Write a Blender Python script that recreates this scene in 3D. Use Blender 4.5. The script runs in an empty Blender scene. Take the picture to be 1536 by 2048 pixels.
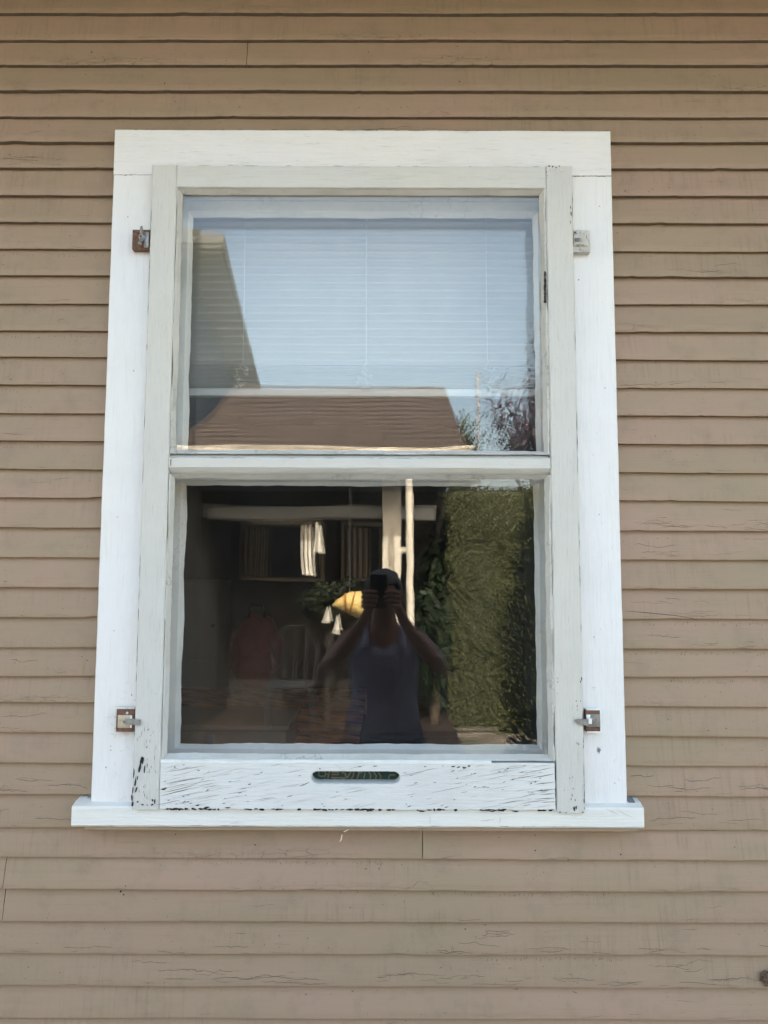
import bpy, bmesh, math, random
from mathutils import Vector, Matrix, noise
R = math.radians
scene = bpy.context.scene
C = scene.collection

# ------------------------------------------------------------------ camera, sky, sun, exposure
CAM_Y, CAM_Z, PITCH, ROLL, FPX = -1.6, 1.6, R(5.1), R(0.17), 1500.0
cd = bpy.data.cameras.new('camera'); cam = bpy.data.objects.new('camera', cd); C.objects.link(cam)
cd.sensor_fit = 'VERTICAL'; cd.sensor_height = 24.0; cd.lens = 24.0 * FPX / 2048.0
cd.clip_start = 0.02; cd.clip_end = 800
cam.location = (0, CAM_Y, CAM_Z)
cam.rotation_euler = (Matrix.Rotation(math.pi / 2 + PITCH, 3, 'X') @ Matrix.Rotation(ROLL, 3, 'Z')).to_euler()
scene.camera = cam
SUN_EL, SUN_ROT = R(44), R(14)
w = bpy.data.worlds.new('World'); scene.world = w; w.use_nodes = True
wn = w.node_tree.nodes; st = wn.new('ShaderNodeTexSky'); st.sky_type = 'NISHITA'; st.sun_disc = False
st.sun_elevation = SUN_EL; st.sun_rotation = SUN_ROT; st.air_density = 1.0; st.dust_density = 5.0; st.ozone_density = 1.0
wt = wn.new('ShaderNodeMix'); wt.data_type = 'RGBA'; wt.blend_type = 'MULTIPLY'; wt.inputs[0].default_value = 1.0; wt.inputs[7].default_value = (1.09, 1.0, 0.82, 1)   # white balance of a hazy sky
w.node_tree.links.new(st.outputs[0], wt.inputs[6]); w.node_tree.links.new(wt.outputs[2], wn['Background'].inputs[0]); wn['Background'].inputs[1].default_value = 0.15
sd = bpy.data.lights.new('sun', 'SUN'); sd.energy = 2.0; sd.angle = R(0.5); sd.color = (1.0, 0.93, 0.82)
sun = bpy.data.objects.new('sun', sd); C.objects.link(sun)
sdir = Vector((math.sin(SUN_ROT) * math.cos(SUN_EL), math.cos(SUN_ROT) * math.cos(SUN_EL), math.sin(SUN_EL)))
sun.rotation_euler = sdir.to_track_quat('Z', 'Y').to_euler(); sun.location = (0, 0, 12)
scene.view_settings.view_transform = 'Standard'; scene.view_settings.look = 'None'
scene.view_settings.exposure = 2.96; scene.view_settings.gamma = 1.0
scene.render.engine = 'CYCLES'
scene.cycles.use_denoising = True; scene.cycles.denoiser = 'OPENIMAGEDENOISE'; scene.cycles.denoising_prefilter = 'ACCURATE'; scene.cycles.denoising_quality = 'HIGH'
scene.cycles.use_adaptive_sampling = False; scene.cycles.sample_clamp_indirect = 6.0
scene.cycles.max_bounces = 10; scene.cycles.transparent_max_bounces = 16; scene.cycles.diffuse_bounces = 3

def at(px, py, y=0.0):
    """Point of the plane at depth y that the photograph shows at pixel (px, py)."""
    u = (px - 768) / FPX; v = (1024 - py) / FPX
    c, s = math.cos(ROLL), math.sin(ROLL); u, v = u * c - v * s, u * s + v * c
    dy = math.cos(PITCH) - v * math.sin(PITCH); dz = math.sin(PITCH) + v * math.cos(PITCH)
    t = (-CAM_Y + y) / dy
    return u * t, CAM_Z + dz * t

# ------------------------------------------------------------------ materials
class NB:
    def __init__(s, name):
        s.m = bpy.data.materials.new(name); s.m.use_nodes = True; s.t = s.m.node_tree; s.n = s.t.nodes
        s.b = s.n['Principled BSDF']
    def new(s, ty, **kw):
        o = s.n.new(ty)
        for k, v in kw.items(): setattr(o, k, v)
        return o
    def link(s, a, b): s.t.links.new(a, b)
    def coords(s, scale=(1, 1, 1), src='Object', rot=(0, 0, 0), loc=(0, 0, 0)):
        tc = s.new('ShaderNodeTexCoord'); mp = s.new('ShaderNodeMapping')
        mp.inputs['Scale'].default_value = scale; mp.inputs['Rotation'].default_value = rot; mp.inputs['Location'].default_value = loc
        s.link(tc.outputs[src], mp.inputs[0]); return mp.outputs[0]
    def noise(s, vec, scale=5, detail=4, rough=0.6, dist=0.0):
        o = s.new('ShaderNodeTexNoise'); o.inputs['Scale'].default_value = scale; o.inputs['Detail'].default_value = detail
        o.inputs['Roughness'].default_value = rough; o.inputs['Distortion'].default_value = dist
        s.link(vec, o.inputs['Vector']); return o.outputs[0]
    def ramp(s, fac, a, b, ca=0.0, cb=1.0):
        o = s.new('ShaderNodeMapRange'); o.inputs[1].default_value = a; o.inputs[2].default_value = b
        o.inputs[3].default_value = ca; o.inputs[4].default_value = cb; s.link(fac, o.inputs[0]); return o.outputs[0]
    def math(s, op, a, b=None, c=None):
        o = s.new('ShaderNodeMath', operation=op)
        for i, v in enumerate((a, b, c)):
            if v is None: continue
            if isinstance(v, (int, float)): o.inputs[i].default_value = v
            else: s.link(v, o.inputs[i])
        return o.outputs[0]
    def mix(s, fac, a, b, blend='MIX'):
        o = s.new('ShaderNodeMix', data_type='RGBA', blend_type=blend)
        if isinstance(fac, (int, float)): o.inputs[0].default_value = fac
        else: s.link(fac, o.inputs[0])
        for i, v in ((6, a), (7, b)):
            if isinstance(v, tuple): o.inputs[i].default_value = (*v, 1)
            else: s.link(v, o.inputs[i])
        return o.outputs[2]
    def bump(s, h, strength=0.3, dist=0.001, nrm=None):
        o = s.new('ShaderNodeBump'); o.inputs['Strength'].default_value = strength; o.inputs['Distance'].default_value = dist
        s.link(h, o.inputs['Height'])
        if nrm is not None: s.link(nrm, o.inputs['Normal'])
        return o.outputs[0]
    def col(s, c):
        if isinstance(c, tuple): s.b.inputs['Base Color'].default_value = (*c, 1)
        else: s.link(c, s.b.inputs['Base Color'])
    def done(s, rough=0.6, metal=0.0, nrm=None, spec=0.5):
        s.b.inputs['Roughness'].default_value = rough; s.b.inputs['Metallic'].default_value = metal
        s.b.inputs['Specular IOR Level'].default_value = spec
        if nrm is not None: s.link(nrm, s.b.inputs['Normal'])
        return s.m

def cracks(n, vec, scale, width, warp=0.12):
    """1 on thin crack lines of a warped cell pattern."""
    nz = n.new('ShaderNodeTexNoise'); nz.inputs['Scale'].default_value = scale * 1.7; nz.inputs['Detail'].default_value = 3
    n.link(vec, nz.inputs['Vector'])
    mx = n.new('ShaderNodeVectorMath', operation='MULTIPLY_ADD'); n.link(nz.outputs[1], mx.inputs[0])
    mx.inputs[1].default_value = (warp, warp, warp); n.link(vec, mx.inputs[2])
    v = n.new('ShaderNodeTexVoronoi', feature='DISTANCE_TO_EDGE'); v.inputs['Scale'].default_value = scale
    n.link(mx.outputs[0], v.inputs['Vector'])
    return n.ramp(v.outputs['Distance'], 0.0, width, 1.0, 0.0)

def paint(name, base, grain='x', dirt=0.25, dirtcol=(0.42, 0.42, 0.36), crack=0.5, bumpy=0.5, rough=0.55, seed=0.0, wear=0.0, chroma=0.025):
    n = NB(name)
    sc = {'x': (4, 40, 70), 'z': (70, 40, 4), 'n': (25, 25, 25)}[grain]
    g = n.noise(n.coords(sc, loc=(seed, seed, seed)), 3, 5, 0.65)
    blot = n.noise(n.coords((1, 1, 1), loc=(seed, 0, seed)), 9, 5, 0.6)
    fine = n.noise(n.coords((1, 1, 1)), 220, 3, 0.7)
    big = n.noise(n.coords((1, 1, 1), loc=(seed, 3, 0)), 2.6, 3, 0.5)
    tint = n.mix(n.ramp(big, 0.35, 0.65), tuple(b * (1 + chroma * k) for b, k in zip(base, (0.6, 0.2, -0.8))), tuple(b * (1 + chroma * k) for b, k in zip(base, (-0.5, 0.0, 0.5))))
    c = n.mix(n.ramp(blot, 0.48, 0.8, 0, dirt), tint, dirtcol)
    c = n.mix(n.ramp(g, 0.52, 0.8, 0, 0.28), c, tuple(b * 0.68 for b in base))
    csc = {'x': (1, 4, 5), 'z': (5, 4, 1), 'n': (2, 2, 2)}[grain]
    ck = cracks(n, n.coords(csc, loc=(seed, 0, seed)), 9, 0.045, 0.16)
    cm = n.math('MULTIPLY', ck, n.ramp(n.noise(n.coords((1, 1, 1), loc=(0, 0, seed * 2)), 6, 3), 0.52, 0.62))
    c = n.mix(n.math('MULTIPLY', cm, crack), c, tuple(b * 0.35 for b in base))
    if wear > 0:
        wm = n.noise(n.coords((1, 1, 1), loc=(seed * 3, 0, 0)), 45, 5, 0.75)
        wz = n.noise(n.coords((1, 1, 1), loc=(seed, 7, 0)), 5, 2)
        wv = n.math('MULTIPLY', n.ramp(wm, 0.66, 0.70), n.ramp(wz, 0.5, 0.6))
        c = n.mix(n.math('MULTIPLY', wv, wear), c, (0.05, 0.05, 0.05))
    n.col(c)
    h = n.math('ADD', n.math('MULTIPLY', g, 1.0), n.math('MULTIPLY', fine, 0.35))
    h = n.math('ADD', h, n.math('MULTIPLY', blot, 0.7))
    h = n.math('SUBTRACT', h, n.math('MULTIPLY', cm, 0.5 * crack))
    return n.done(rough, 0, n.bump(h, bumpy, 0.0012))

def plain(name, base, rough=0.6, metal=0.0, var=0.25, scale=20, bumpd=0.0, spec=0.5):
    n = NB(name)
    z = n.noise(n.coords((1, 1, 1)), scale, 5, 0.65)
    n.col(n.mix(n.ramp(z, 0.3, 0.7), tuple(b * (1 - var) for b in base), tuple(min(1, b * (1 + var)) for b in base)))
    return n.done(rough, metal, n.bump(z, 0.6, bumpd) if bumpd else None, spec)

def siding_mat():
    n = NB('taupe_clapboard_paint')
    uv = n.new('ShaderNodeUVMap'); uv.uv_map = 'uv'
    sx = n.new('ShaderNodeSeparateXYZ'); n.link(uv.outputs[0], sx.inputs[0]); U, V = sx.outputs[0], sx.outputs[1]
    bid = n.math('FLOOR', n.math('DIVIDE', n.math('ADD', U, 10.0), 20.0))
    wh = n.new('ShaderNodeTexWhiteNoise', noise_dimensions='1D'); n.link(bid, wh.inputs['W'])
    def vec(a, b):
        cb = n.new('ShaderNodeCombineXYZ'); n.link(n.math('MULTIPLY', U, a), cb.inputs[0]); n.link(n.math('MULTIPLY', V, b), cb.inputs[1])
        n.link(n.math('MULTIPLY', bid, 3.7), cb.inputs[2]); return cb.outputs[0]
    blot = n.noise(n.coords((1, 1, 2.5)), 3.0, 4, 0.55)
    c = n.mix(n.ramp(blot, 0.36, 0.64), (0.340, 0.256, 0.172), (0.382, 0.262, 0.195))
    c = n.mix(n.ramp(wh.outputs[0], 0, 1, 0.0, 0.45), c, (0.29, 0.225, 0.145))
    # saw marks run up and down each board, grain runs along it
    saw = n.noise(vec(150, 9), 1, 3, 0.6); sawm = n.ramp(n.noise(vec(3, 10), 1, 2), 0.45, 0.62)
    grain = n.noise(vec(5, 260), 1, 4, 0.6)
    c = n.mix(n.math('MULTIPLY', n.ramp(saw, 0.5, 0.75), n.math('MULTIPLY', sawm, 0.34)), c, (0.17, 0.13, 0.09))
    c = n.mix(n.ramp(grain, 0.55, 0.8, 0, 0.25), c, (0.19, 0.145, 0.10))
    soot = n.noise(n.coords((1, 1, 1)), 14, 6, 0.7)
    c = n.mix(n.ramp(soot, 0.52, 0.85, 0, 0.50), c, (0.16, 0.135, 0.10))
    # alligatored paint near the lower edge of some boards
    ck = cracks(n, vec(22, 95), 1.0, 0.05, 0.6)
    low = n.ramp(V, 0.012, 0.05, 1, 0.15)
    cm = n.ramp(n.math('MULTIPLY', n.noise(vec(1.6, 5), 1, 2, 0.5), n.math('ADD', n.math('MULTIPLY', low, 0.5), 0.7)), 0.70, 0.80)
    cm = n.math('MULTIPLY', ck, cm)
    c = n.mix(n.math('MULTIPLY', cm, 0.55), c, (0.10, 0.075, 0.05))
    dots = n.noise(vec(120, 140), 1, 2, 0.5); dm = n.ramp(n.noise(vec(4, 30), 1, 2), 0.5, 0.6)
    c = n.mix(n.math('MULTIPLY', n.ramp(dots, 0.70, 0.74), n.math('MULTIPLY', dm, 0.6)), c, (0.07, 0.05, 0.035))
    n.col(c)
    h = n.math('ADD', n.math('MULTIPLY', n.math('MULTIPLY', saw, sawm), 0.8), n.math('MULTIPLY', grain, 0.5))
    h = n.math('ADD', h, n.math('MULTIPLY', n.noise(vec(20, 30), 1, 4), 1.0))
    h = n.math('SUBTRACT', h, n.math('MULTIPLY', cm, 1.3))
    return n.done(0.6, 0, n.bump(h, 0.55, 0.0012), 0.35)

def glass_mat(name, wav=0.00010, seed=0.0, dust=0.012):
    n = NB(name); n.n.remove(n.b)
    out = n.n['Material Output']
    tr = n.new('ShaderNodeBsdfTransparent'); tr.inputs[0].default_value = (0.975, 0.98, 0.98, 1)
    gl = n.new('ShaderNodeBsdfGlossy'); gl.inputs['Roughness'].default_value = 0.0; gl.inputs[0].default_value = (1, 1, 1, 1)
    df = n.new('ShaderNodeBsdfDiffuse'); df.inputs[0].default_value = (0.55, 0.55, 0.52, 1)
    wv = n.noise(n.coords((5, 5, 9), loc=(seed, 0, seed)), 1, 1, 0.4)
    n.link(n.bump(wv, 1.0, wav * 10), gl.inputs['Normal'])
    lw = n.new('ShaderNodeLayerWeight'); lw.inputs[0].default_value = 0.5
    f = n.math('ADD', n.math('MULTIPLY', n.math('POWER', lw.outputs['Facing'], 5.0), 0.957), 0.043)
    m1 = n.new('ShaderNodeMixShader'); n.link(f, m1.inputs[0]); n.link(tr.outputs[0], m1.inputs[1]); n.link(gl.outputs[0], m1.inputs[2])
    sp = n.noise(n.coords((1, 1, 1)), 420, 2, 0.5); cl = n.noise(n.coords((1, 1, 0.4), loc=(seed, 0, 0)), 7, 5, 0.7)
    d = n.math('ADD', n.ramp(cl, 0.35, 0.8, 0.0, dust), n.ramp(sp, 0.72, 0.78, 0, dust * 6))
    m2 = n.new('ShaderNodeMixShader'); n.link(d, m2.inputs[0]); n.link(m1.outputs[0], m2.inputs[1]); n.link(df.outputs[0], m2.inputs[2])
    n.link(m2.outputs[0], out.inputs[0])
    return n.m

M = {}
M['siding'] = siding_mat()
M['casing_x'] = paint('white_trim_paint_level', (0.80, 0.795, 0.80), 'x', 0.22, (0.62, 0.61, 0.54), 0.06, 1.0, seed=1.0)
M['casing_z'] = paint('white_trim_paint_upright', (0.80, 0.80, 0.81), 'z', 0.25, (0.62, 0.62, 0.58), 0.0, 1.0, seed=2.0)
M['sill'] = paint('white_sill_paint', (0.79, 0.79, 0.76), 'x', 0.25, (0.60, 0.60, 0.55), 0.12, 1.0, seed=3.0)
M['storm_z'] = paint('aged_white_paint_upright', (0.61, 0.605, 0.575), 'z', 0.30, (0.50, 0.47, 0.40), 0.08, 0.9, seed=4.0, wear=0.25)
M['storm_x'] = paint('aged_white_paint_level', (0.63, 0.625, 0.595), 'x', 0.30, (0.50, 0.48, 0.41), 0.08, 0.9, seed=5.0)
M['storm_rail'] = paint('weathered_white_rail_paint', (0.72, 0.73, 0.72), 'x', 0.30, (0.50, 0.51, 0.46), 0.3, 1.0, seed=6.0, wear=0.35)
M['putty'] = paint('old_glazing_putty', (0.60, 0.59, 0.56), 'n', 0.6, (0.40, 0.40, 0.33), 0.6, 1.0, seed=7.0)
M['inner'] = paint('inner_sash_paint', (0.70, 0.70, 0.68), 'n', 0.35, (0.50, 0.50, 0.44), 0.3, 0.4, seed=8.0)
M['bare'] = plain('bare_dark_wood', (0.022, 0.026, 0.030), 0.8, 0, 0.5, 90)
M['gap'] = plain('joint_grime_and_shade', (0.03, 0.028, 0.022), 0.9, 0, 0.4, 60)
M['flake'] = plain('lifted_paint_edge', (0.84, 0.86, 0.84), 0.5, 0, 0.05, 60)
M['glass1'] = glass_mat('storm_glass', 0.00003, 1.0)
M['glass2'] = glass_mat('inner_glass', 0.000022, 5.0, 0.006)
M['blind'] = plain('blind_slat_white', (0.56, 0.57, 0.555), 0.5, 0, 0.05, 8)
M['cord'] = plain('blind_cord', (0.70, 0.71, 0.69), 0.8, 0, 0.05)
M['redwood'] = plain('red_brown_block_wood', (0.15, 0.075, 0.05), 0.7, 0, 0.5, 160, 0.0006)
M['zinc'] = plain('dull_zinc', (0.30, 0.30, 0.295), 0.4, 0.45, 0.3, 180, 0.0002)
M['beigeplate'] = plain('stained_metal_plate', (0.50, 0.43, 0.33), 0.45, 0.3, 0.3, 120, 0.0003)
M['whitemetal'] = paint('painted_over_metal', (0.70, 0.70, 0.66), 'n', 0.8, (0.25, 0.22, 0.18), 1.0, 1.0, seed=11.0, wear=1.0)
M['teal'] = plain('teal_green_cloth', (0.030, 0.085, 0.080), 0.85, 0, 0.35, 60, 0.0006)
M['tan'] = plain('tan_print', (0.26, 0.20, 0.12), 0.8, 0, 0.15, 60)
M['mud'] = plain('dried_mud', (0.13, 0.085, 0.06), 0.95, 0, 0.5, 200, 0.003)
M['thread'] = plain('frayed_thread', (0.70, 0.62, 0.50), 0.8)

# ------------------------------------------------------------------ mesh helpers
class MB:
    swept = False
    def __init__(s): s.bm = bmesh.new()
    def poly(s, pts, mi=0):
        f = s.bm.faces.new([s.bm.verts.new(p) for p in pts]); f.material_index = mi; return f
    def box(s, x0, x1, y0, y1, z0, z1, bev=0.0, mi=0, rot=None):
        vs = [s.bm.verts.new((x, y, z)) for x in (x0, x1) for y in (y0, y1) for z in (z0, z1)]
        fs = [s.bm.faces.new([vs[i] for i in q]) for q in ((0, 1, 3, 2), (4, 6, 7, 5), (0, 4, 5, 1), (2, 3, 7, 6), (0, 2, 6, 4), (1, 5, 7, 3))]
        for f in fs: f.material_index = mi
        if rot is not None:
            c = Vector(((x0 + x1) / 2, (y0 + y1) / 2, (z0 + z1) / 2)); bmesh.ops.rotate(s.bm, cent=c, matrix=rot, verts=vs)
        if bev > 0:
            es = list({e for f in fs for e in f.edges}); r = bmesh.ops.bevel(s.bm, geom=es, offset=bev, segments=2, affect='EDGES', profile=0.5)
            for f in r['faces']: f.material_index = mi
    def sweep(s, axis, a0, a1, pts, seg=0.02, wob=0.0, seed=0.0, mi=0, freq=9.0):
        """Closed outline pts swept along an axis, every ring nudged a little so that edges are not ruler-straight."""
        s.swept = True; k = max(1, int(round((a1 - a0) / seg))); rings = []
        for i in range(k + 1):
            a = a0 + (a1 - a0) * i / k; ring = []
            for j, (p, q) in enumerate(pts):
                d1 = noise.noise(Vector((a * freq, j * 0.9 + seed, seed))) * wob + noise.noise(Vector((a * freq * 5, j * 1.7 + seed, 5 + seed))) * wob * 0.5
                d2 = noise.noise(Vector((a * freq, j * 0.9 + seed, seed + 9))) * wob + noise.noise(Vector((a * freq * 5, j * 1.7, 15 + seed))) * wob * 0.5
                p2, q2 = p + d1, q + d2
                co = (a, p2, q2) if axis == 'x' else (p2, q2, a) if axis == 'z' else (p2, a, q2)
                ring.append(s.bm.verts.new(co))
            rings.append(ring)
        m = len(pts)
        for i in range(k):
            for j in range(m):
                f = s.bm.faces.new((rings[i][j], rings[i][(j + 1) % m], rings[i + 1][(j + 1) % m], rings[i + 1][j])); f.material_index = mi
        for r in (rings[0], list(reversed(rings[-1]))):
            f = s.bm.faces.new(r); f.material_index = mi
    def tube(s, pts, rad, n=8, mi=0, cap=True):
        pts = [Vector(p) for p in pts]
        if not isinstance(rad, (list, tuple)): rad = [rad] * len(pts)
        rings = []; up = Vector((0.13, 0.31, 0.94))
        for i, p in enumerate(pts):
            d = (pts[min(i + 1, len(pts) - 1)] - pts[max(i - 1, 0)]).normalized()
            if abs(d.dot(up)) > 0.95: up = Vector((1, 0.1, 0))
            a = d.cross(up).normalized(); b = d.cross(a)
            rings.append([s.bm.verts.new(p + (a * math.cos(2 * math.pi * k / n) + b * math.sin(2 * math.pi * k / n)) * rad[i]) for k in range(n)])
        for i in range(len(pts) - 1):
            for k in range(n):
                f = s.bm.faces.new((rings[i][k], rings[i][(k + 1) % n], rings[i + 1][(k + 1) % n], rings[i + 1][k])); f.material_index = mi
        if cap:
            for r in (rings[0], rings[-1]):
                f = s.bm.faces.new(r); f.material_index = mi
    def cyl(s, c, r, h, axis='y', n=16, mi=0, bev=0):
        c = Vector(c); d = {'x': Vector((1, 0, 0)), 'y': Vector((0, 1, 0)), 'z': Vector((0, 0, 1))}[axis] * h / 2
        s.tube([c - d, c - d * 0.96, c + d * 0.96, c + d], [r * 0.9, r, r, r * 0.9], n, mi)
    def ball(s, c, r, sc=(1, 1, 1), sub=2, nz=0.0, fr=3.0, mi=0, seed=0.0):
        g = bmesh.ops.create_icosphere(s.bm, subdivisions=sub, radius=1.0)
        for v in g['verts']:
            d = v.co.normalized(); k = 1 + nz * noise.noise(d * fr + Vector((seed, 0, 0)))
            v.co = Vector(c) + Vector((d.x * sc[0], d.y * sc[1], d.z * sc[2])) * r * k
        for f in {f for v in g['verts'] for f in v.link_faces}: f.material_index = mi
    def spot(s, x, y, z, a, b, ang=0.0, rng=random, mi=1, n=7):
        """Irregular chip lying on a surface that faces -y."""
        pts = []
        for k in range(n):
            t = 2 * math.pi * k / n; q = rng.uniform(0.55, 1.15)
            u, v = a * math.cos(t) * q, b * math.sin(t) * q
            pts.append((x + u * math.cos(ang) - v * math.sin(ang), y, z + u * math.sin(ang) + v * math.cos(ang)))
        s.poly(pts, mi)
    def sliver(s, x, y, z, ln, th, ang, rng=random, mi=1, bend=0.0):
        k = 6; up, dn = [], []
        for i in range(k + 1):
            t = i / k; u = (t - 0.5) * ln; w_ = th * (math.sin(math.pi * t) * 0.5 + 0.08) * rng.uniform(0.6, 1.3); v = bend * (t - 0.5) ** 2 * ln + rng.uniform(-0.3, 0.3) * th
            for lst, sg in ((up, 1), (dn, -1)):
                vv = v + sg * w_
                lst.append((x + u * math.cos(ang) - vv * math.sin(ang), y, z + u * math.sin(ang) + vv * math.cos(ang)))
        s.poly(up + dn[::-1], mi)
    def build(s, name, mats, parent=None, smooth=35, recalc=True):
        if s.swept and smooth > 14: smooth = 14     # keeps the chamfers of boards crisp
        if recalc: bmesh.ops.recalc_face_normals(s.bm, faces=s.bm.faces)
        me = bpy.data.meshes.new(name); s.bm.to_mesh(me); s.bm.free()
        for m in (mats if isinstance(mats, (list, tuple)) else [mats]): me.materials.append(m)
        if smooth:
            for p in me.polygons: p.use_smooth = True
            me.set_sharp_from_angle(angle=R(smooth))
        o = bpy.data.objects.new(name, me); C.objects.link(o)
        if parent is not None: attach(o, parent)
        return o

bases = {}
def attach(o, parent):
    """Child o keeps its world coordinates under a parent that stands at its own base."""
    o.parent = parent
    b = bases.get(parent.name, Vector((0, 0, 0))); o.location = -b
    bases[o.name] = Vector((0, 0, 0))
def thing(name, label, cat, loc=(0, 0, 0), group=None):
    o = bpy.data.objects.new(name, None); C.objects.link(o); o.location = loc; bases[o.name] = Vector(loc)
    o.empty_display_size = 0.1
    tag(o, label, cat, group); return o
def tag(o, label, cat, group=None):
    o['label'] = label; o['category'] = cat
    if group: o['group'] = group
    return o

def rect(a0, a1, b0, b1, c=0.0015):
    """Chamfered rectangle outline."""
    return [(a0 + c, b0), (a1 - c, b0), (a1, b0 + c), (a1, b1 - c), (a1 - c, b1), (a0 + c, b1), (a0, b1 - c), (a0, b0 + c)]

# ------------------------------------------------------------------ the house and its siding
house = thing('house', 'taupe clapboard house wall around a white framed window', 'house', (0, 0, 0))
Lp = (32, 85, 135, 187, 238, 289, 340, 395, 448, 501, 554, 610, 664, 716, 771.5, 828, 883, 939, 996, 1055, 1115, 1175, 1234, 1294, 1352, 1402, 1462, 1523, 1585, 1651, 1712, 1773, 1838, 1902, 1965, 2030)
Rp = (33, 86, 136, 188, 240, 290, 342, 397, 451, 507, 558, 612, 667, 723, 780, 835, 891, 948, 1004, 1064, 1121, 1179, 1238, 1297, 1352, 1413, 1472, 1531, 1591, 1658, 1717, 1780, 1842, 1908, 1971, 2035)
rows = [(at(0, a)[1], at(1536, b)[1]) for a, b in zip(Lp, Rp)]
while rows[0][0] < 2.98: rows.insert(0, (rows[0][0] + 0.0625, rows[0][1] + 0.0625))
while rows[-1][0] > 0.30: rows.append((rows[-1][0] - 0.0618, rows[-1][1] - 0.0618))
extra = len(rows) - len(Lp)
first = next(i for i, r in enumerate(rows) if abs(r[0] - at(0, 32)[1]) < 1e-6)
XL, XR = at(0, 1024)[0], at(1536, 1024)[0]
splits = {first + 2: [at(495, 110)[0]], first + 30: [at(845, 1690)[0]], first + 31: [at(12, 1745)[0]], first + 32: [at(10, 1810)[0]],
          first + 6: [1.3], first + 12: [-1.5], first + 19: [-1.2], first + 25: [1.6]}
WX0, WX1, WZ0, WZ1 = -0.560, 0.462, 1.160, 2.530      # where boards stop behind the casing
sb = bmesh.new(); uvl = sb.loops.layers.uv.new('uv')
rng = random.Random(4)
def board(ri, xa, xb):
    zl, zr = rows[ri]; pid = ri * 3 + (1 if xa > 0 else 0)
    up = rows[ri - 1] if ri > 0 else (zl + 0.0625, zr + 0.0625)
    k = 0; x = xa; xs = [xa]
    while x < xb - 1e-6:
        step = 0.010 if -1.15 < x < 1.15 else 0.15
        x = min(x + step, xb)
        if xb - x < 0.003: x = xb
        xs.append(x)
    thick = 0.0104 + rng.uniform(-0.001, 0.0012); oy = rng.uniform(-0.0008, 0.0008); ph = rng.uniform(0, 50)
    prev = None
    for x in xs:
        t = (x - XL) / (XR - XL); zb = zl + (zr - zl) * t; zt = up[0] + (up[1] - up[0]) * t
        chip = max(0, noise.noise(Vector((x * 14, ph, 0))) - 0.42) * 0.006 + max(0, noise.noise(Vector((x * 60, ph, 4))) - 0.35) * 0.0035
        zb2 = zb + noise.noise(Vector((x * 3.5, ph, 1))) * 0.0016 + noise.noise(Vector((x * 22, ph, 2))) * 0.0006 + chip
        yf = -thick + oy + noise.noise(Vector((x * 4, ph, 7))) * 0.0010 + noise.noise(Vector((x * 25, ph, 8))) * 0.0003
        pr = [(0.010, zb2 + 0.0003), (yf + 0.0018, zb2), (yf + 0.0004, zb2 + 0.0006), (yf, zb2 + 0.0020)]
        for q in (0.25, 0.5, 0.75):
            pr.append((yf + (0.0030 - yf) * q + noise.noise(Vector((x * 9, ph, q * 9))) * 0.0005, zb2 + (zt + 0.012 - zb2) * q))
        pr.append((0.0030, zt + 0.012))
        cur = [(sb.verts.new((x, a, b)), b - zb2) for a, b in pr]
        if prev:
            for j in range(len(cur) - 1):
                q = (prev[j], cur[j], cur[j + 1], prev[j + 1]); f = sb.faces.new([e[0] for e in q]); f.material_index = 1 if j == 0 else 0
                for lp, e in zip(f.loops, q): lp[uvl].uv = (e[0].co.x + 20.0 * pid, e[1])
        else:
            f = sb.faces.new([e[0] for e in cur]); 
            for lp, e in zip(f.loops, cur): lp[uvl].uv = (e[0].co.x + 20.0 * pid, e[1])
        prev = cur; px = px0 = x
    f = sb.faces.new([e[0] for e in prev][::-1])
    for lp, e in zip(f.loops, prev[::-1]): lp[uvl].uv = (e[0].co.x + 20.0 * pid, e[1])
HX0, HX1 = -5.0, 5.5
for ri, (zl, zr) in enumerate(rows):
    top = rows[ri - 1][0] if ri else zl + 0.0625
    spans = [(HX0, HX1)]
    if zl > WZ0 - 0.03 and top + 0.012 < WZ1: spans = [(HX0, WX0), (WX1, HX1)]
    for xs_ in splits.get(ri, []):
        new = []
        for a, b in spans:
            if a < xs_ < b: new += [(a, xs_ - 0.0007), (xs_ + 0.0007, b)]
            else: new.append((a, b))
        spans = new
    for a, b in spans: board(ri, a, b)
me = bpy.data.meshes.new('siding'); bmesh.ops.recalc_face_normals(sb, faces=sb.faces); sb.to_mesh(me); sb.free(); me.materials.append(M['siding']); me.materials.append(plain('lap_underside_shade', (0.10, 0.078, 0.055), .85, 0, .25, 40))  # second slot: dark brown paints the shadow line under each lap
for p in me.polygons: p.use_smooth = True
me.set_sharp_from_angle(angle=R(30))
siding = bpy.data.objects.new('siding', me); C.objects.link(siding); attach(siding, house); siding['label'] = 'taupe painted narrow clapboards'

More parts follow.
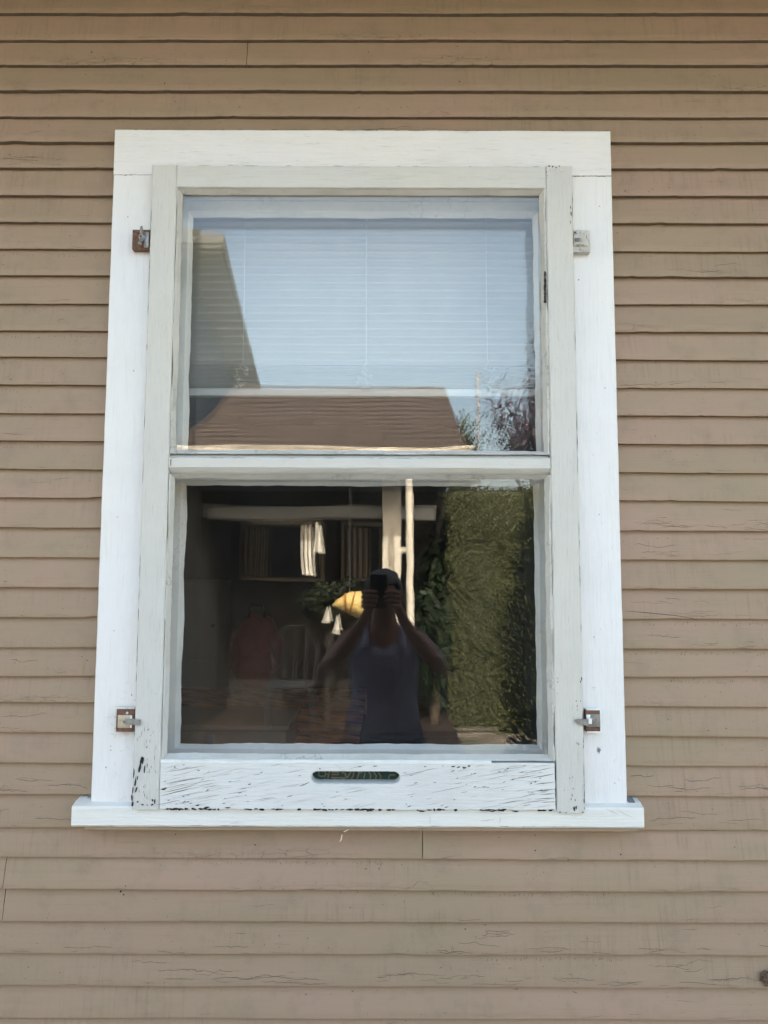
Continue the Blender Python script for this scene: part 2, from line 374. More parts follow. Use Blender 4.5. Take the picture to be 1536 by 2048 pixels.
# paint cracks, pits and nail heads, laid on the boards where they really are
from mathutils.bvhtree import BVHTree
tree_ = BVHTree.FromPolygons([v.co[:] for v in me.vertices], [p.vertices[:] for p in me.polygons])
def face_y(x, z):
    h = tree_.ray_cast(Vector((x, -1, z)), Vector((0, 1, 0)), 2)
    return h[0].y if h[0] is not None else None
wm = MB(); rc = random.Random(77)
def ribbon(pts, th, mi=0):
    up, dn = [], []
    for i, (x, z) in enumerate(pts):
        y = face_y(x, z)
        if y is None: return
        k = 0.25 if i in (0, len(pts) - 1) else rc.uniform(.5, 1.3)
        a = pts[max(0, i - 1)]; c_ = pts[min(len(pts) - 1, i + 1)]; dx, dz = c_[0] - a[0], c_[1] - a[1]; L = math.hypot(dx, dz) or 1
        nx, nz = -dz / L * th * k * .5, dx / L * th * k * .5
        up.append(wm.bm.verts.new((x + nx, y - .0005, z + nz))); dn.append(wm.bm.verts.new((x - nx, y - .0005, z - nz)))
    for i in range(len(pts) - 1):
        f = wm.bm.faces.new((up[i], up[i + 1], dn[i + 1], dn[i])); f.material_index = mi
def outside(x, z): return not (-0.63 < x < 0.53 and 1.09 < z < 1.16) and not (-0.60 < x < 0.50 and 1.10 < z < 2.59)
def crackline(x, z, ln, th, rough=.0022, slope=0.0, mi=0):
    pts = []; n_ = max(3, int(ln / .006)); zz = z
    for i in range(n_):
        xx = x + ln * i / n_; zz += rc.gauss(0, 1) * rough * .45 + slope * ln / n_
        if rc.random() < .10: zz += rc.choice((-1, 1)) * rough * 1.3
        if abs(zz - z) > .010: zz = z + (.010 if zz > z else -.010)
        pts.append((xx, zz))
    if all(outside(*p) for p in pts): ribbon(pts, th, mi)
def row_z(ri, x): t = (x - XL) / (XR - XL); return rows[ri][0] + (rows[ri][1] - rows[ri][0]) * t
strong = {}
for (k_, xa_, xb_, n_) in ((19, .5, .86, 16), (20, .5, .86, 12), (22, .5, .86, 9), (28, .5, .86, 10), (29, .3, .86, 14), (33, .1, .86, 20), (34, -.1, .86, 26), (28, -.86, -.62, 9), (26, -.86, -.6, 5), (29, -.86, -.5, 8), (34, -.6, -.1, 14), (33, -.86, -.3, 6), (5, -.86, -.5, 8), (5, -.3, .1, 6), (6, -.86, -.6, 8), (14, .5, .86, 6), (10, .5, .8, 6), (24, -.86, -.6, 4), (23, .5, .86, 5)):
    ri_ = first + k_
    if ri_ >= len(rows): continue
    for _ in range(n_):
        x = rc.uniform(xa_, xb_); z = row_z(ri_, x) + rc.choice((rc.uniform(.005, .018), rc.uniform(.005, .045)))
        crackline(x, z, rc.uniform(.02, .11), rc.choice((.0005, .0007, .0009)), .0022, rc.uniform(-.03, .03))
        if rc.random() < .5:
            x2 = x + rc.uniform(0, .04); h_ = rc.uniform(.004, .012)
            if outside(x2, z): ribbon([(x2, z), (x2 + rc.uniform(-.001, .001), z + h_ / 2), (x2 + rc.uniform(-.002, .002), z + h_)], .0006)
for ri_ in range(first - 1, len(rows)):
    for _ in range(9):
        x = rc.uniform(-.92, .92); z = row_z(ri_, x) + rc.choice((.003, .006, rc.uniform(.004, .05)))
        crackline(x, z, rc.uniform(.01, .06), rc.choice((.0004, .0006)), .0012)
    for _ in range(7):
        x = rc.uniform(-.92, .92); z = row_z(ri_, x) + rc.uniform(.006, .055); y = face_y(x, z)
        if y is not None and outside(x, z): wm.spot(x, y - .0006, z, rc.uniform(.0006, .0014), rc.uniform(.0005, .0011), rc.uniform(0, 3), rc, 0)
# rows of little ticks just below the lap above, left of the window
for k_, xa_, xb_ in ((11, -.92, -.66), (12, -.86, -.70), (13, -.86, -.78), (14, -.86, -.75), (16, -.86, -.72), (9, -.86, -.6), (22, .56, .9), (23, .5, .9), (24, .6, .9), (12, -.7, -.62), (30, -.4, 0), (31, .1, .5), (33, .2, .5)):
    x = xa_
    while x < xb_:
        z = row_z(first + k_, x) - rc.uniform(.010, .016); y = face_y(x, z)
        if rc.random() < .7 and outside(x, z): ribbon([(x, z), (x + rc.uniform(-.001, .002), z + .002), (x + rc.uniform(-.001, .003), z + rc.uniform(.003, .007))], rc.uniform(.0006, .0014))
        x += rc.uniform(.003, .012)
for px, py, r_ in ((183, 103, 2.2), (737, 103, 1.6), (330, 168, 2.2), (170, 147, 1.4), (299, 46, 1.2), (240, 1785, 2.6), (246, 1791, 2.0), (253, 1770, 1.6), (207, 1860, 1.2), (1240, 1707, 2.0), (1138, 1722, 1.8), (1070, 1700, 1.6), (1430, 152, 1.2), (1440, 148, 1.2), (350, 1670, 1.6), (510, 1690, 1.6)):
    x, z = at(px, py, -.006); y = face_y(x, z)
    if y is not None: wm.spot(x, y - .0006, z, r_ / 1000, r_ / 1100, 0, rc, 1)
M['seam'] = plain('brown_crack_line', (0.14, 0.105, 0.075), .85); M['pit'] = plain('dark_pit', (0.03, 0.022, 0.018), .85)
# a split sliver standing proud of the right-hand clapboards
xs = [at(px, py, -.006) for px, py in ((1250, 1222), (1300, 1226), (1350, 1231), (1385, 1237), (1398, 1241))]
ribbon(xs, .0016, 0)
wm.build('paint_cracks', [M['seam'], M['pit']], house, 0)

# sheathing and the rest of the house body
RW0, RW1 = -0.505, 0.407   # rough opening
b = MB()
b.box(HX0, RW0, 0.0105, 0.12, 0.3, 3.04); b.box(RW1, HX1, 0.0105, 0.12, 0.3, 3.04)
b.box(RW0, RW1, 0.0105, 0.12, 2.495, 3.04); b.box(RW0, RW1, 0.0105, 0.12, 0.3, 1.135)
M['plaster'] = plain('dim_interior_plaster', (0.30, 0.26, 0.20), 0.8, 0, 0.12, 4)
b.build('wall_core', M['plaster'], house, 0)
b = MB(); b.box(HX0, HX1, -0.02, 0.12, 0.0, 0.31, 0.004)
M['concrete'] = plain('foundation_concrete', (0.47, 0.455, 0.43), 0.85, 0, 0.25, 14, 0.003)
b.build('foundation', M['concrete'], house)
b = MB(); b.box(HX0, HX0 + 0.12, 0.13, 8, 0, 3.04); b.box(HX1 - 0.12, HX1, 0.13, 8, 0, 3.04); b.box(HX0, HX1, 8.01, 8.12, 0, 3.04)
b.build('outer_wall', M['siding'], house, 0)
M['shingle'] = plain('grey_shingles', (0.12, 0.11, 0.10), 0.9, 0, 0.4, 30, 0.004)
b = MB()
tn = math.tan(R(30))
def slab(b, p0, p1, p2, p3, th, mi=0):
    n_ = (Vector(p1) - Vector(p0)).cross(Vector(p3) - Vector(p0)).normalized() * th
    v = [b.bm.verts.new(p) for p in (p0, p1, p2, p3)] + [b.bm.verts.new(Vector(p) + n_) for p in (p0, p1, p2, p3)]
    for q in ((0, 1, 2, 3), (7, 6, 5, 4), (0, 4, 5, 1), (1, 5, 6, 2), (2, 6, 7, 3), (3, 7, 4, 0)):
        f = b.bm.faces.new([v[i] for i in q]); f.material_index = mi
slab(b, (HX0 - .4, -0.96, 3.08), (HX1 + .4, -0.96, 3.08), (HX1 + .4, 4.06, 3.08 + 5.02 * tn), (HX0 - .4, 4.06, 3.08 + 5.02 * tn), 0.12)
slab(b, (HX1 + .4, 9.04, 3.08), (HX0 - .4, 9.04, 3.08), (HX0 - .4, 4.06, 3.08 + 5.0 * tn), (HX1 + .4, 4.06, 3.08 + 5.0 * tn), 0.12)
b.build('roof', M['shingle'], house, 0)
b = MB(); b.box(HX0, HX1, -0.95, 0.004, 3.045, 3.07)  # unseen eave, lowered, deepened and darkened to shade the top of the wall
b.build('soffit', plain('brown_soffit', (0.075, 0.072, 0.068), .8, 0, .2, 5), house, 0)

# ------------------------------------------------------------------ window casing, sill
b = MB()
b.sweep('x', -0.5945, 0.4955, rect(-0.030, 0.004, 2.4795, 2.5845, 0.002), 0.01, 0.0008, 1.0)
rg = random.Random(11)
for _ in range(40):
    x = rg.uniform(-0.59, 0.49); b.sliver(x, -0.0312, 2.5835 + rg.uniform(-0.001, 0.0005), rg.uniform(0.004, 0.02), 0.0006, rg.uniform(-0.05, 0.05), rg, 1)
for _ in range(55):
    x = rg.uniform(-0.58, 0.48); z = rg.uniform(2.49, 2.58)
    b.sliver(x, -0.0310, z, rg.uniform(0.008, 0.035), 0.00035, rg.uniform(-0.06, 0.06), rg, 2, rg.uniform(-.3, .3))
M['hair'] = plain('paint_crack_line', (0.36, 0.36, 0.33), 0.8)
head = b.build('head_casing', [M['casing_x'], M['gap'], M['hair']], house)
for nm, x0, x1, sd_ in (('side_casing', -0.5945, -0.5055, 3.0), ('side_casing', 0.4080, 0.4958, 5.0)):
    b = MB(); b.sweep('z', 1.146, 2.4785, rect(x0, x1, -0.030, 0.004, 0.002), 0.01, 0.0008, sd_)
    if x0 < 0:
        for (px, py, a, c) in ((300, 508, .002, .001), (222, 1500, .0015, .001), (203, 1640, .001, .001), (222, 1492, .001, .001)):
            x, z = at(px, py, -.03); b.spot(x, -0.0312, z, a, c, 0, rg, 1)
        for _ in range(14):
            x, z = at(rg.uniform(215, 260), rg.uniform(1360, 1600), -.03); b.sliver(x, -0.0311, z, rg.uniform(.006, .022), .0004, rg.uniform(-3, 3), rg, 2, rg.uniform(-1, 1))
    else:
        x, z = at(1157, 560, -.03); b.spot(x, -0.0312, z, .0016, .0016, 0, rg, 1)
        x, z = at(1197, 1500, -.03); b.spot(x, -0.0312, z, .0042, .0070, 0, rg, 2, 9); b.spot(x, -0.0314, z, .0020, .0045, .2, rg, 3, 7)
        x, z = at(1187, 1375, -.03); b.sliver(x, -0.0312, z, .010, .0008, -.3, rg, 2, .8); x, z = at(1185, 910, -.03); b.sliver(x, -0.0312, z, .004, .0008, 0, rg, 2)
        for _ in range(10):
            x, z = at(rg.uniform(1178, 1245), rg.uniform(550, 1600), -.03); b.sliver(x, -0.0311, z, rg.uniform(.004, .012), .0004, rg.uniform(-3, 3), rg, 2, 1)
    for zz in (1.20, 1.47, 1.75, 2.02, 2.41): b.spot((x0 + x1) / 2 + rg.uniform(-.02, .02), -.0312, zz + rg.uniform(-.03, .03), .0016, .0016, 0, rg, 2)
    M['scuff'] = M.get('scuff') or plain('grey_scuff', (0.16, 0.17, 0.18), 0.7)
    b.build(nm, [M['casing_z'], M['gap'], M['hair'], M['scuff']], house)
# joints between the head board and the side boards: old caulk that has cracked open
for x0, x1 in ((-0.593, -0.503), (0.403, 0.494)):
    b = MB()
    for k in range(16):
        t = x0 + (x1 - x0) * (k + .5) / 16
        b.sliver(t, -0.0308, 2.4790 + rg.uniform(-.0008, .0008), 0.0075, rg.choice((.0003, .0005, .0011)), rg.uniform(-.1, .1), rg, 0)
    b.build('casing_joint', M['gap'], house)
b = MB()
pts = [(-0.044, 1.1035), (-0.0475, 1.107), (-0.0480, 1.1400), (-0.046, 1.1435), (-0.040, 1.1450), (-0.028, 1.1490), (0.004, 1.152), (0.004, 1.1035)]
b.sweep('x', -0.6250, 0.5235, pts, 0.01, 0.0011, 8.0)
for (px, py, ln, an) in ((975, 1640, .03, .1), (1250, 1628, .04, -.45), (1224, 1623, .03, -.4), (470, 1645, .02, .2), (860, 1640, .016, 1.5), (1000, 1640, .012, 1.4), (345, 1607, .02, .3)):
    x, z = at(px, py, -.048); b.sliver(x, -0.0492, z, ln, .0006, an, rg, 1)
for k in range(30):
    x = -0.50 + 0.9 * rg.random(); b.sliver(x, -0.0490, 1.1070 + rg.uniform(-.001, .001), rg.uniform(.005, .03), .0007, rg.uniform(-.05, .05), rg, 1)
sill = b.build('window_sill', [M['sill'], M['hair']], house)
b = MB(); b.sweep('x', -0.600, 0.512, [(-0.040, 1.096), (-0.040, 1.1035), (0.0, 1.1035), (0.0, 1.096)], 0.02, 0.0008, 9.0)
b.build('sill_apron', M['siding'], house)
# lifted, dark flashing at both ends of the sill
b = MB()
b.sweep('x', 0.4985, 0.512, [(-0.030, 1.1485), (-0.030, 1.1500), (-0.008, 1.1550), (-0.008, 1.1520)], 0.004, 0.0012, 4)
b.build('flashing', M['scuff'], house)
b = MB()
b.sweep('x', -0.606, -0.596, [(-0.014, 1.152), (-0.014, 1.154), (-0.010, 1.157), (-0.010, 1.152)], 0.004, 0.0012, 7)
b.build('flashing', M['scuff'], house)

# jamb liner, inner stops
b = MB()
b.box(-0.505, -0.489, -0.004, 0.125, 1.136, 2.494); b.box(0.391, 0.407, -0.004, 0.125, 1.136, 2.494)
b.box(-0.4885, 0.3905, -0.004, 0.125, 2.474, 2.494); b.box(-0.4885, 0.3905, -0.004, 0.125, 1.136, 1.160)
b.build('window_jamb', M['inner'], house, 0)
b = MB(); b.sweep('x', -0.489, 0.391, rect(0.016, 0.10, 2.4535, 2.4735, .001), .02, .0005, 2)
b.build('head_stop', M['inner'], house)

# double-hung window behind the storm window
IW = []
def sash(y0, y1, zb, zt, brail, trail, mat, xi0, xi1, gy, name):
    sw = MB()
    sw.sweep('z', zb, zt, rect(-0.4885, xi0, y0, y1), .02, .0006, 3 + y0); sw.sweep('z', zb, zt, rect(xi1, 0.3905, y0, y1), .02, .0006, 5 + y0)
    sw.sweep('x', xi0 + .0002, xi1 - .0002, rect(y0, y1, zb, zb + brail), .02, .0006, 7 + y0); sw.sweep('x', xi0 + .0002, xi1 - .0002, rect(y0, y1, zt - trail, zt), .02, .0006, 9 + y0)
    o = sw.build(name, mat, house)
    pt = MB(); e = 0.007
    pt.sweep('z', zb + brail, zt - trail, [(xi0 - .001, y0 + .001), (xi0 + e, gy), (xi0 - .001, gy)], .008, .0028, 1); pt.sweep('z', zb + brail, zt - trail, [(xi1 + .001, y0 + .001), (xi1 - e, gy), (xi1 + .001, gy)], .008, .0028, 2)
    pt.sweep('x', xi0, xi1, [(y0 + .001, zt - trail + .001), (gy, zt - trail - e), (gy, zt - trail + .001)], .008, .0028, 3); pt.sweep('x', xi0, xi1, [(y0 + .001, zb + brail - .001), (gy, zb + brail + e), (gy, zb + brail - .001)], .008, .0028, 4)
    pt.build('putty', M['inner'], o)
    g = MB(); g.box(xi0 - .004, xi1 + .004, gy, gy + .003, zb + brail - .004, zt - trail + .004); g.build('window_pane', M['glass2'], o, 0)
    return o
sash(0.030, 0.060, 1.815, 2.4530, 0.036, 0.026, M['inner'], -0.4430, 0.3440, 0.045, 'upper_sash')
sash(0.066, 0.098, 1.161, 1.850, 0.072, 0.034, M['inner'], -0.4520, 0.3440, 0.082, 'lower_sash')

# ------------------------------------------------------------------ storm window (lifts out of its latches)
storm = thing('storm_window', 'weathered white wooden storm window with two panes and peeling bottom rail', 'storm window', (-0.049, -0.04, 1.14))
FY, BY = -0.056, -0.020
ZB, ZT = 1.1400, 2.4875
SX0, SX1 = -0.5020, 0.4030
IX0, IX1 = -0.4480, 0.3462
def chipcluster(b, spots, y=FY - .0013):
    for (px, py, a, c, an) in spots:
        x, z = at(px, py, FY); b.spot(x, y, z, a / 1000, c / 1000, an, rg, 1)
b = MB(); b.sweep('z', ZB, ZT, rect(SX0, IX0 - .0004, FY, BY, .0022), .008, .0009, 11)
chipcluster(b, [(283, 1520, 2.2, 8, -.25), (286, 1522, 3, 9, -.1), (280, 1535, 2.5, 10, -.2), (289, 1538, 1.8, 9, -.05), (268, 1548, 1.6, 12, -.1), (271, 1565, 2, 10, -.1), (266, 1580, 1.6, 10, -.15), (273, 1578, 2.2, 7, -.3), (264, 1596, 2, 8, 0), (265, 1608, 2.6, 5, 0), (294, 1494, 1, 2.4, 0), (275, 1555, 1.2, 6, 0),
    (298, 1459, .6, 1.8, 0), (302, 1470, .7, 1.2, 0), (312, 1387, .9, .9, 0), (276, 1603, 2.5, 2, 0), (285, 1609, 3, 1.6, 0), (305, 1609, 4, 2, .3), (310, 1604, 1.5, 6, 0), (295, 1610, 2, 1.2, 0), (308, 1462, .5, 1, 0), (305, 1600, 2, 3, .5),
    (264, 1390, .7, 3, 0), (270, 1400, .6, 1.2, 0), (353, 1010, .5, .9, 0), (338, 885, .7, .6, 0)])
for _ in range(26):
    x, z = at(rg.uniform(268, 312), rg.uniform(1440, 1605), FY); b.sliver(x, FY - .0012, z, rg.uniform(.003, .012), .0006, math.pi / 2 + rg.uniform(-.2, .2), rg, 1)
for _ in range(40):
    z = rg.uniform(ZB, ZT); x = rg.uniform(SX0 + .004, IX0 - .004); b.sliver(x, FY - .0011, z, rg.uniform(.008, .04), .0003, math.pi / 2 + rg.uniform(-.06, .06), rg, 2)
for _ in range(24): b.sliver(SX0 + .0012, FY - .0004 - .0003, ZB + rg.random() * 1.34, rg.uniform(.006, .05), .0007, math.pi / 2, rg, 1)
b.build('stile', [M['storm_z'], M['bare'], M['hair']], storm)['label'] = 'left stile chipped to black wood near its foot'
b = MB(); b.sweep('z', ZB - .004, ZT, rect(IX1 + .0004, SX1, FY, BY, .0022), .008, .0009, 12)
sp = [(1098, 333, 2.6, 1.8, 0), (1105, 334, 1.8, 2.2, 0), (1112, 336, 2, 1.6, .5), (1119, 333, 2, 1.4, .3), (1100, 342, .9, 1, 0), (1109, 341, .8, 1.1, 0), (1123, 344, .9, 1, 0), (1093, 345, .8, 2.2, 0), (1094, 352, .7, 1.4, 0),
      (1141, 415, 1.1, 4, 0), (1142, 428, 1.4, 6, 0), (1141, 445, .8, 4, .1), (1163, 1357, 1.2, 4.5, 0), (1161, 1363, 1, 3, 0), (1115, 1357, .6, 1.4, .3), (1115, 1364, .7, 1.6, -.4), (1115, 1387, .5, 1.2, 0),
      (1152, 1402, .9, 2, 0), (1154, 1412, .8, 2, 0), (1154, 1419, .9, 1.1, 0), (1161, 1402, .8, 1.6, 0), (1157, 1488, 1.6, 1.6, 0), (1154, 1486, 1, 1.8, 0), (1139, 1556, .7, 2, .2), (1145, 1554, .7, 1.8, -.3), (1128, 1580, .7, .8, 0), (1146, 1577, 1, 2, 0), (1144, 1590, .8, 4, 0), (1142, 1598, .9, 3, 0), (1150, 1600, .9, 3.2, .2),
      (1148, 1618, 2, 5, 0), (1152, 1615, 1.6, 4, 0), (1168, 1602, 1.2, 5, 0), (1120, 1624, 3, 1, 0), (1132, 1625, 2, 1, 0), (1165, 1624, 3, 1.4, 0), (1109, 850, .6, .6, 0), (1108, 1044, .7, .7, 0), (1090, 1005, .6, .8, 0)]
chipcluster(b, sp)
for _ in range(50):
    z = rg.uniform(ZB, ZT); x = rg.uniform(IX1 + .004, SX1 - .004); b.sliver(x, FY - .0011, z, rg.uniform(.008, .04), .0003, math.pi / 2 + rg.uniform(-.06, .06), rg, 2)
for _ in range(26): b.sliver(SX1 - .0008, FY - .0008, ZB + rg.random() ** 1.6 * 1.34, rg.uniform(.006, .05), .0008, math.pi / 2, rg, 1)
b.build('stile', [M['storm_z'], M['bare'], M['hair']], storm)['label'] = 'right stile with chips at its top end'
b = MB(); b.sweep('x', IX0 + .0004, IX1 - .0004, rect(FY + .0004, BY, 2.4385, ZT - .001, .0016), .01, .0007, 13)
for _ in range(24): b.sliver(rg.uniform(IX0, IX1), FY - .0006, rg.uniform(2.445, 2.485), rg.uniform(.01, .04), .0003, rg.uniform(-.05, .05), rg, 2)
for _ in range(14): b.sliver(rg.uniform(IX0, IX1), FY - .0007, ZT - .0016, rg.uniform(.005, .03), .0006, 0, rg, 1)
b.build('top_rail', [M['storm_x'], M['bare'], M['hair']], storm)
b = MB(); b.sweep('x', IX0 + .0004, IX1 - .0004, [(FY + .0002, 1.8305), (FY + .0002, 1.8500), (FY + .0020, 1.8515), (-0.036, 1.8600), (-0.022, 1.8600), (-0.022, 1.8160), (-0.036, 1.8160), (FY + .0020, 1.8285)], .01, .0007, 14)
for _ in range(12): b.sliver(rg.uniform(IX0, IX1), FY - .0008, 1.8500, rg.uniform(.01, .03), .0005, 0, rg, 1)
for px, py in ((1018, 928), (1024, 929), (952, 936)): x, z = at(px, py, FY); b.spot(x, FY - .001, z, .0010, .0007, 0, rg, 1)
x, z = at(339, 924, FY); b.spot(x + .003, FY - .0012, z, .0010, .0085, 0, rg, 1)
b.build('middle_rail', [M['storm_x'], M['bare'], M['hair']], storm)
# bottom rail with the finger slot cut through it
def rail_with_slot():
    bm = bmesh.new()
    x0, x1, z0, z1 = IX0 + .0006, IX1 - .0012, ZB, 1.2330
    s0, s1, t0, t1 = -0.1447, 0.0336, 1.1910, 1.2150
    out = []
    k = 70
    for i in range(k): out.append((x0 + (x1 - x0) * i / k, z0 + noise.noise(Vector((i * .5, 1, 2))) * .0012 + max(0, noise.noise(Vector((i * 1.3, 5, 2))) - .2) * .006))
    for i in range(6): out.append((x1, z0 + (z1 - z0) * i / 6))
    for i in range(k): out.append((x1 + (x0 - x1) * i / k, z1 + noise.noise(Vector((i * .4, 9, 2))) * .0010))
    for i in range(6): out.append((x0, z1 + (z0 - z1) * i / 6))
    r = (t1 - t0) / 2; slot = []
    for i in range(21): slot.append((s0 + (s1 - s0) * i / 20 * 1.0 if 0 < i < 20 else (s0 + r if i == 0 else s1 - r), t0) if False else None)
    slot = []
    m = 24
    for i in range(m + 1): slot.append((s0 + r + (s1 - s0 - 2 * r) * i / m, t0 + noise.noise(Vector((i * .7, 3, 8))) * .0009))
    for i in range(1, 8): a = -math.pi / 2 + math.pi * i / 8; slot.append((s1 - r + r * math.cos(a), (t0 + t1) / 2 + r * math.sin(a) * .97))
    for i in range(m + 1): slot.append((s1 - r - (s1 - s0 - 2 * r) * i / m, t1 + noise.noise(Vector((i * .7, 6, 8))) * .0007))
    for i in range(1, 8): a = math.pi / 2 + math.pi * i / 8; slot.append((s0 + r + r * math.cos(a), (t0 + t1) / 2 + r * math.sin(a) * .97))
    loops = []
    for y, inset in ((FY + .0016, 0.0), (FY, .0014), (BY, 0.0)):
        lv = []
        for lp, sg in ((out, -1), (slot, 1)):
            cx = sum(p[0] for p in lp) / len(lp); cz = sum(p[1] for p in lp) / len(lp); vs = []
            for (x, z) in lp:
                if inset: x += sg * inset * (1 if x > cx else -1) * (1 if (abs(x - x0) < 1e-4 or abs(x - x1) < 1e-4 or sg > 0 and (x < s0 + r or x > s1 - r)) else 0); z += sg * inset * (1 if z > cz else -1) * (1 if min(abs(z - z0), abs(z - z1)) < .008 or sg > 0 else 0)
                vs.append(bm.verts.new((x, y, z)))
            lv.append(vs)
        loops.append(lv)
    def ring(a, b_):
        for i in range(len(a)): bm.faces.new((a[i], a[(i + 1) % len(a)], b_[(i + 1) % len(a)], b_[i]))
    for q in (0, 1): ring(loops[1][q], loops[0][q]); ring(loops[0][q], loops[2][q])
    for lv in (loops[1], loops[2]):
        es = []
        for vs in lv:
            for i in range(len(vs)):
                e = bm.edges.get((vs[i], vs[(i + 1) % len(vs)])) or bm.edges.new((vs[i], vs[(i + 1) % len(vs)])); es.append(e)
        bmesh.ops.triangle_fill(bm, edges=es, use_beauty=True, use_dissolve=False)
    return bm
b = MB(); b.bm.free(); b.bm = rail_with_slot()
def inslot(x, z, m=.004): return -0.1447 - m < x < 0.0336 + m and 1.191 - m < z < 1.215 + m
yb = FY - .0006
def crk(x, z, ln, th, an, bend=0.0, mi=1):
    if not (inslot(x, z, .006) or inslot(x - ln / 2 * math.cos(an), z - ln / 2 * math.sin(an)) or inslot(x + ln / 2 * math.cos(an), z + ln / 2 * math.sin(an))) and x - ln / 2 > IX0 + .001 and x + ln / 2 < IX1 - .001 and 1.143 < z - abs(ln / 2 * math.sin(an)) and z + abs(ln / 2 * math.sin(an)) < 1.231: b.sliver(x, yb, z, ln, th, an, rg, mi, bend)
for _ in range(330):
    x = rg.uniform(IX0 + .01, IX1 - .01); z = rg.uniform(1.145, 1.230)
    if rg.random() > .30 + .7 * (1 - min(1, min(x - IX0, IX1 - x) / .22)): continue
    edge = min(x - IX0, IX1 - x); a = R(11 + 5 * noise.noise(Vector((x * 6, z * 20, 0)))) * (1 if x < .25 else .8)
    ln = rg.uniform(.012, .05) * (1.5 if edge < .12 else 1)
    crk(x, z, ln, rg.choice((.0003, .0004, .0006)) * (1.3 if edge < .06 else 1), a, rg.uniform(-.15, .15), rg.choice((1, 2, 2, 2)))
for _ in range(70):
    x = rg.uniform(IX0 + .01, IX1 - .008); z = rg.uniform(1.146, 1.229); crk(x, z, rg.uniform(.003, .009), rg.uniform(.0006, .0014), R(rg.uniform(0, 25)))
# long cracks at both ends, the joint ends and the gnawed lower edge
for (px, py, ln, th, an) in ((375, 1537, .09, .0007, .16), (372, 1560, .08, .0008, .16), (352, 1584, .07, .0008, .24), (350, 1572, .08, .0006, .2), (328, 1578, .012, .0035, .25), (336, 1605, .05, .0006, .2), (610, 1568, .022, .0014, .4), (820, 1548, .04, .0006, .2), (850, 1541, .05, .0006, .22),
                             (1085, 1552, .05, .0010, .18), (1090, 1566, .04, .0010, .12), (1092, 1580, .04, .0012, .1), (1095, 1588, .03, .001, .1), (1090, 1597, .04, .0012, .08), (1096, 1604, .03, .0008, .05), (1080, 1540, .06, .0006, .2), (900, 1578, .09, .0004, .2), (1000, 1545, .1, .0004, .18)):
    x, z = at(px, py, FY); b.sliver(x, yb, z, ln, th, an, rg, 1)
for (px, py, a, c, an) in ((906, 1533, 5, 1.8, 0), (917, 1534, 4, 1.6, .2), (928, 1535, 5, 1.7, -.1), (938, 1532, 3, 2, .3), (640, 1537, 1.4, 1.4, 0), (350, 1534, 2.4, 1, .3), (368, 1529, 3, .8, .2), (412, 1615, 7, 2.2, .1), (396, 1610, 5, 1.4, .3), (1005, 1620, 9, 2.6, .1), (1030, 1622, 10, 2, 0), (985, 1622, 6, 1.6, 0), (740, 1621, 8, 2, 0), (715, 1620, 6, 1.5, 0), (845, 1622, 8, 1.6, 0), (560, 1618, 9, 1.2, 0), (455, 1615, 8, 1.4, 0), (720, 1533, 4, .8, 0), (750, 1532, 5, .9, .1), (850, 1533, 3, .8, .1), (1062, 1567, 2.5, 1, .4), (1080, 1556, 2, 1, .3), (1015, 1537, 3, .8, .1)):
    x, z = at(px, py, FY); b.spot(x, yb - .0003, z, a / 1000, c / 1000, an, rg, 1, 9)
for i in range(110):
    x = rg.uniform(IX0 + .004, IX1 - .006); q = noise.noise(Vector((x * 12, 3, 3)))
    if q > -.25: b.spot(x, yb, ZB + .0006 + rg.uniform(0, .0014), rg.uniform(.002, .008), rg.uniform(.0009, .0026) * (1 + q), rg.uniform(-.1, .1), rg, 1)
for i in range(12): b.spot(IX1 - .0014, yb, rg.uniform(1.146, 1.23), .0008, rg.uniform(.004, .012), 0, rg, 1)
b.build('bottom_rail', [M['storm_rail'], M['bare'], M['hair']], storm, 25)['label'] = 'bottom rail with finger slot and cracked flaking white paint'
b = MB()
b.box(IX1 - .0010, IX1 + .0002, FY + .006, BY, 1.1425, 1.232)
b.box(SX0 + .002, SX1 - .002, BY, BY + .001, 1.139, 1.141)
b.build('rail_joint', M['gap'], storm, 0)
# ridge of white paint along the top of the bottom rail, left bare at the right
b = MB(); b.sweep('x', IX0 + .001, at(983, 1525, FY)[0], [(FY - .0006, 1.2310), (FY - .0012, 1.2345), (FY + .002, 1.2368), (FY + .006, 1.2368), (FY + .006, 1.2310)], .006, .0012, 21, freq=14)
b.build('paint_ridge', M['flake'], storm)
b = MB(); b.sweep('x', at(984, 1525, FY)[0], IX1 - .001, [(FY + .001, 1.2332), (FY + .001, 1.2348), (FY + .007, 1.2352), (FY + .007, 1.2332)], .01, .0004, 22)
b.build('metal_edge', M['scuff'], storm)
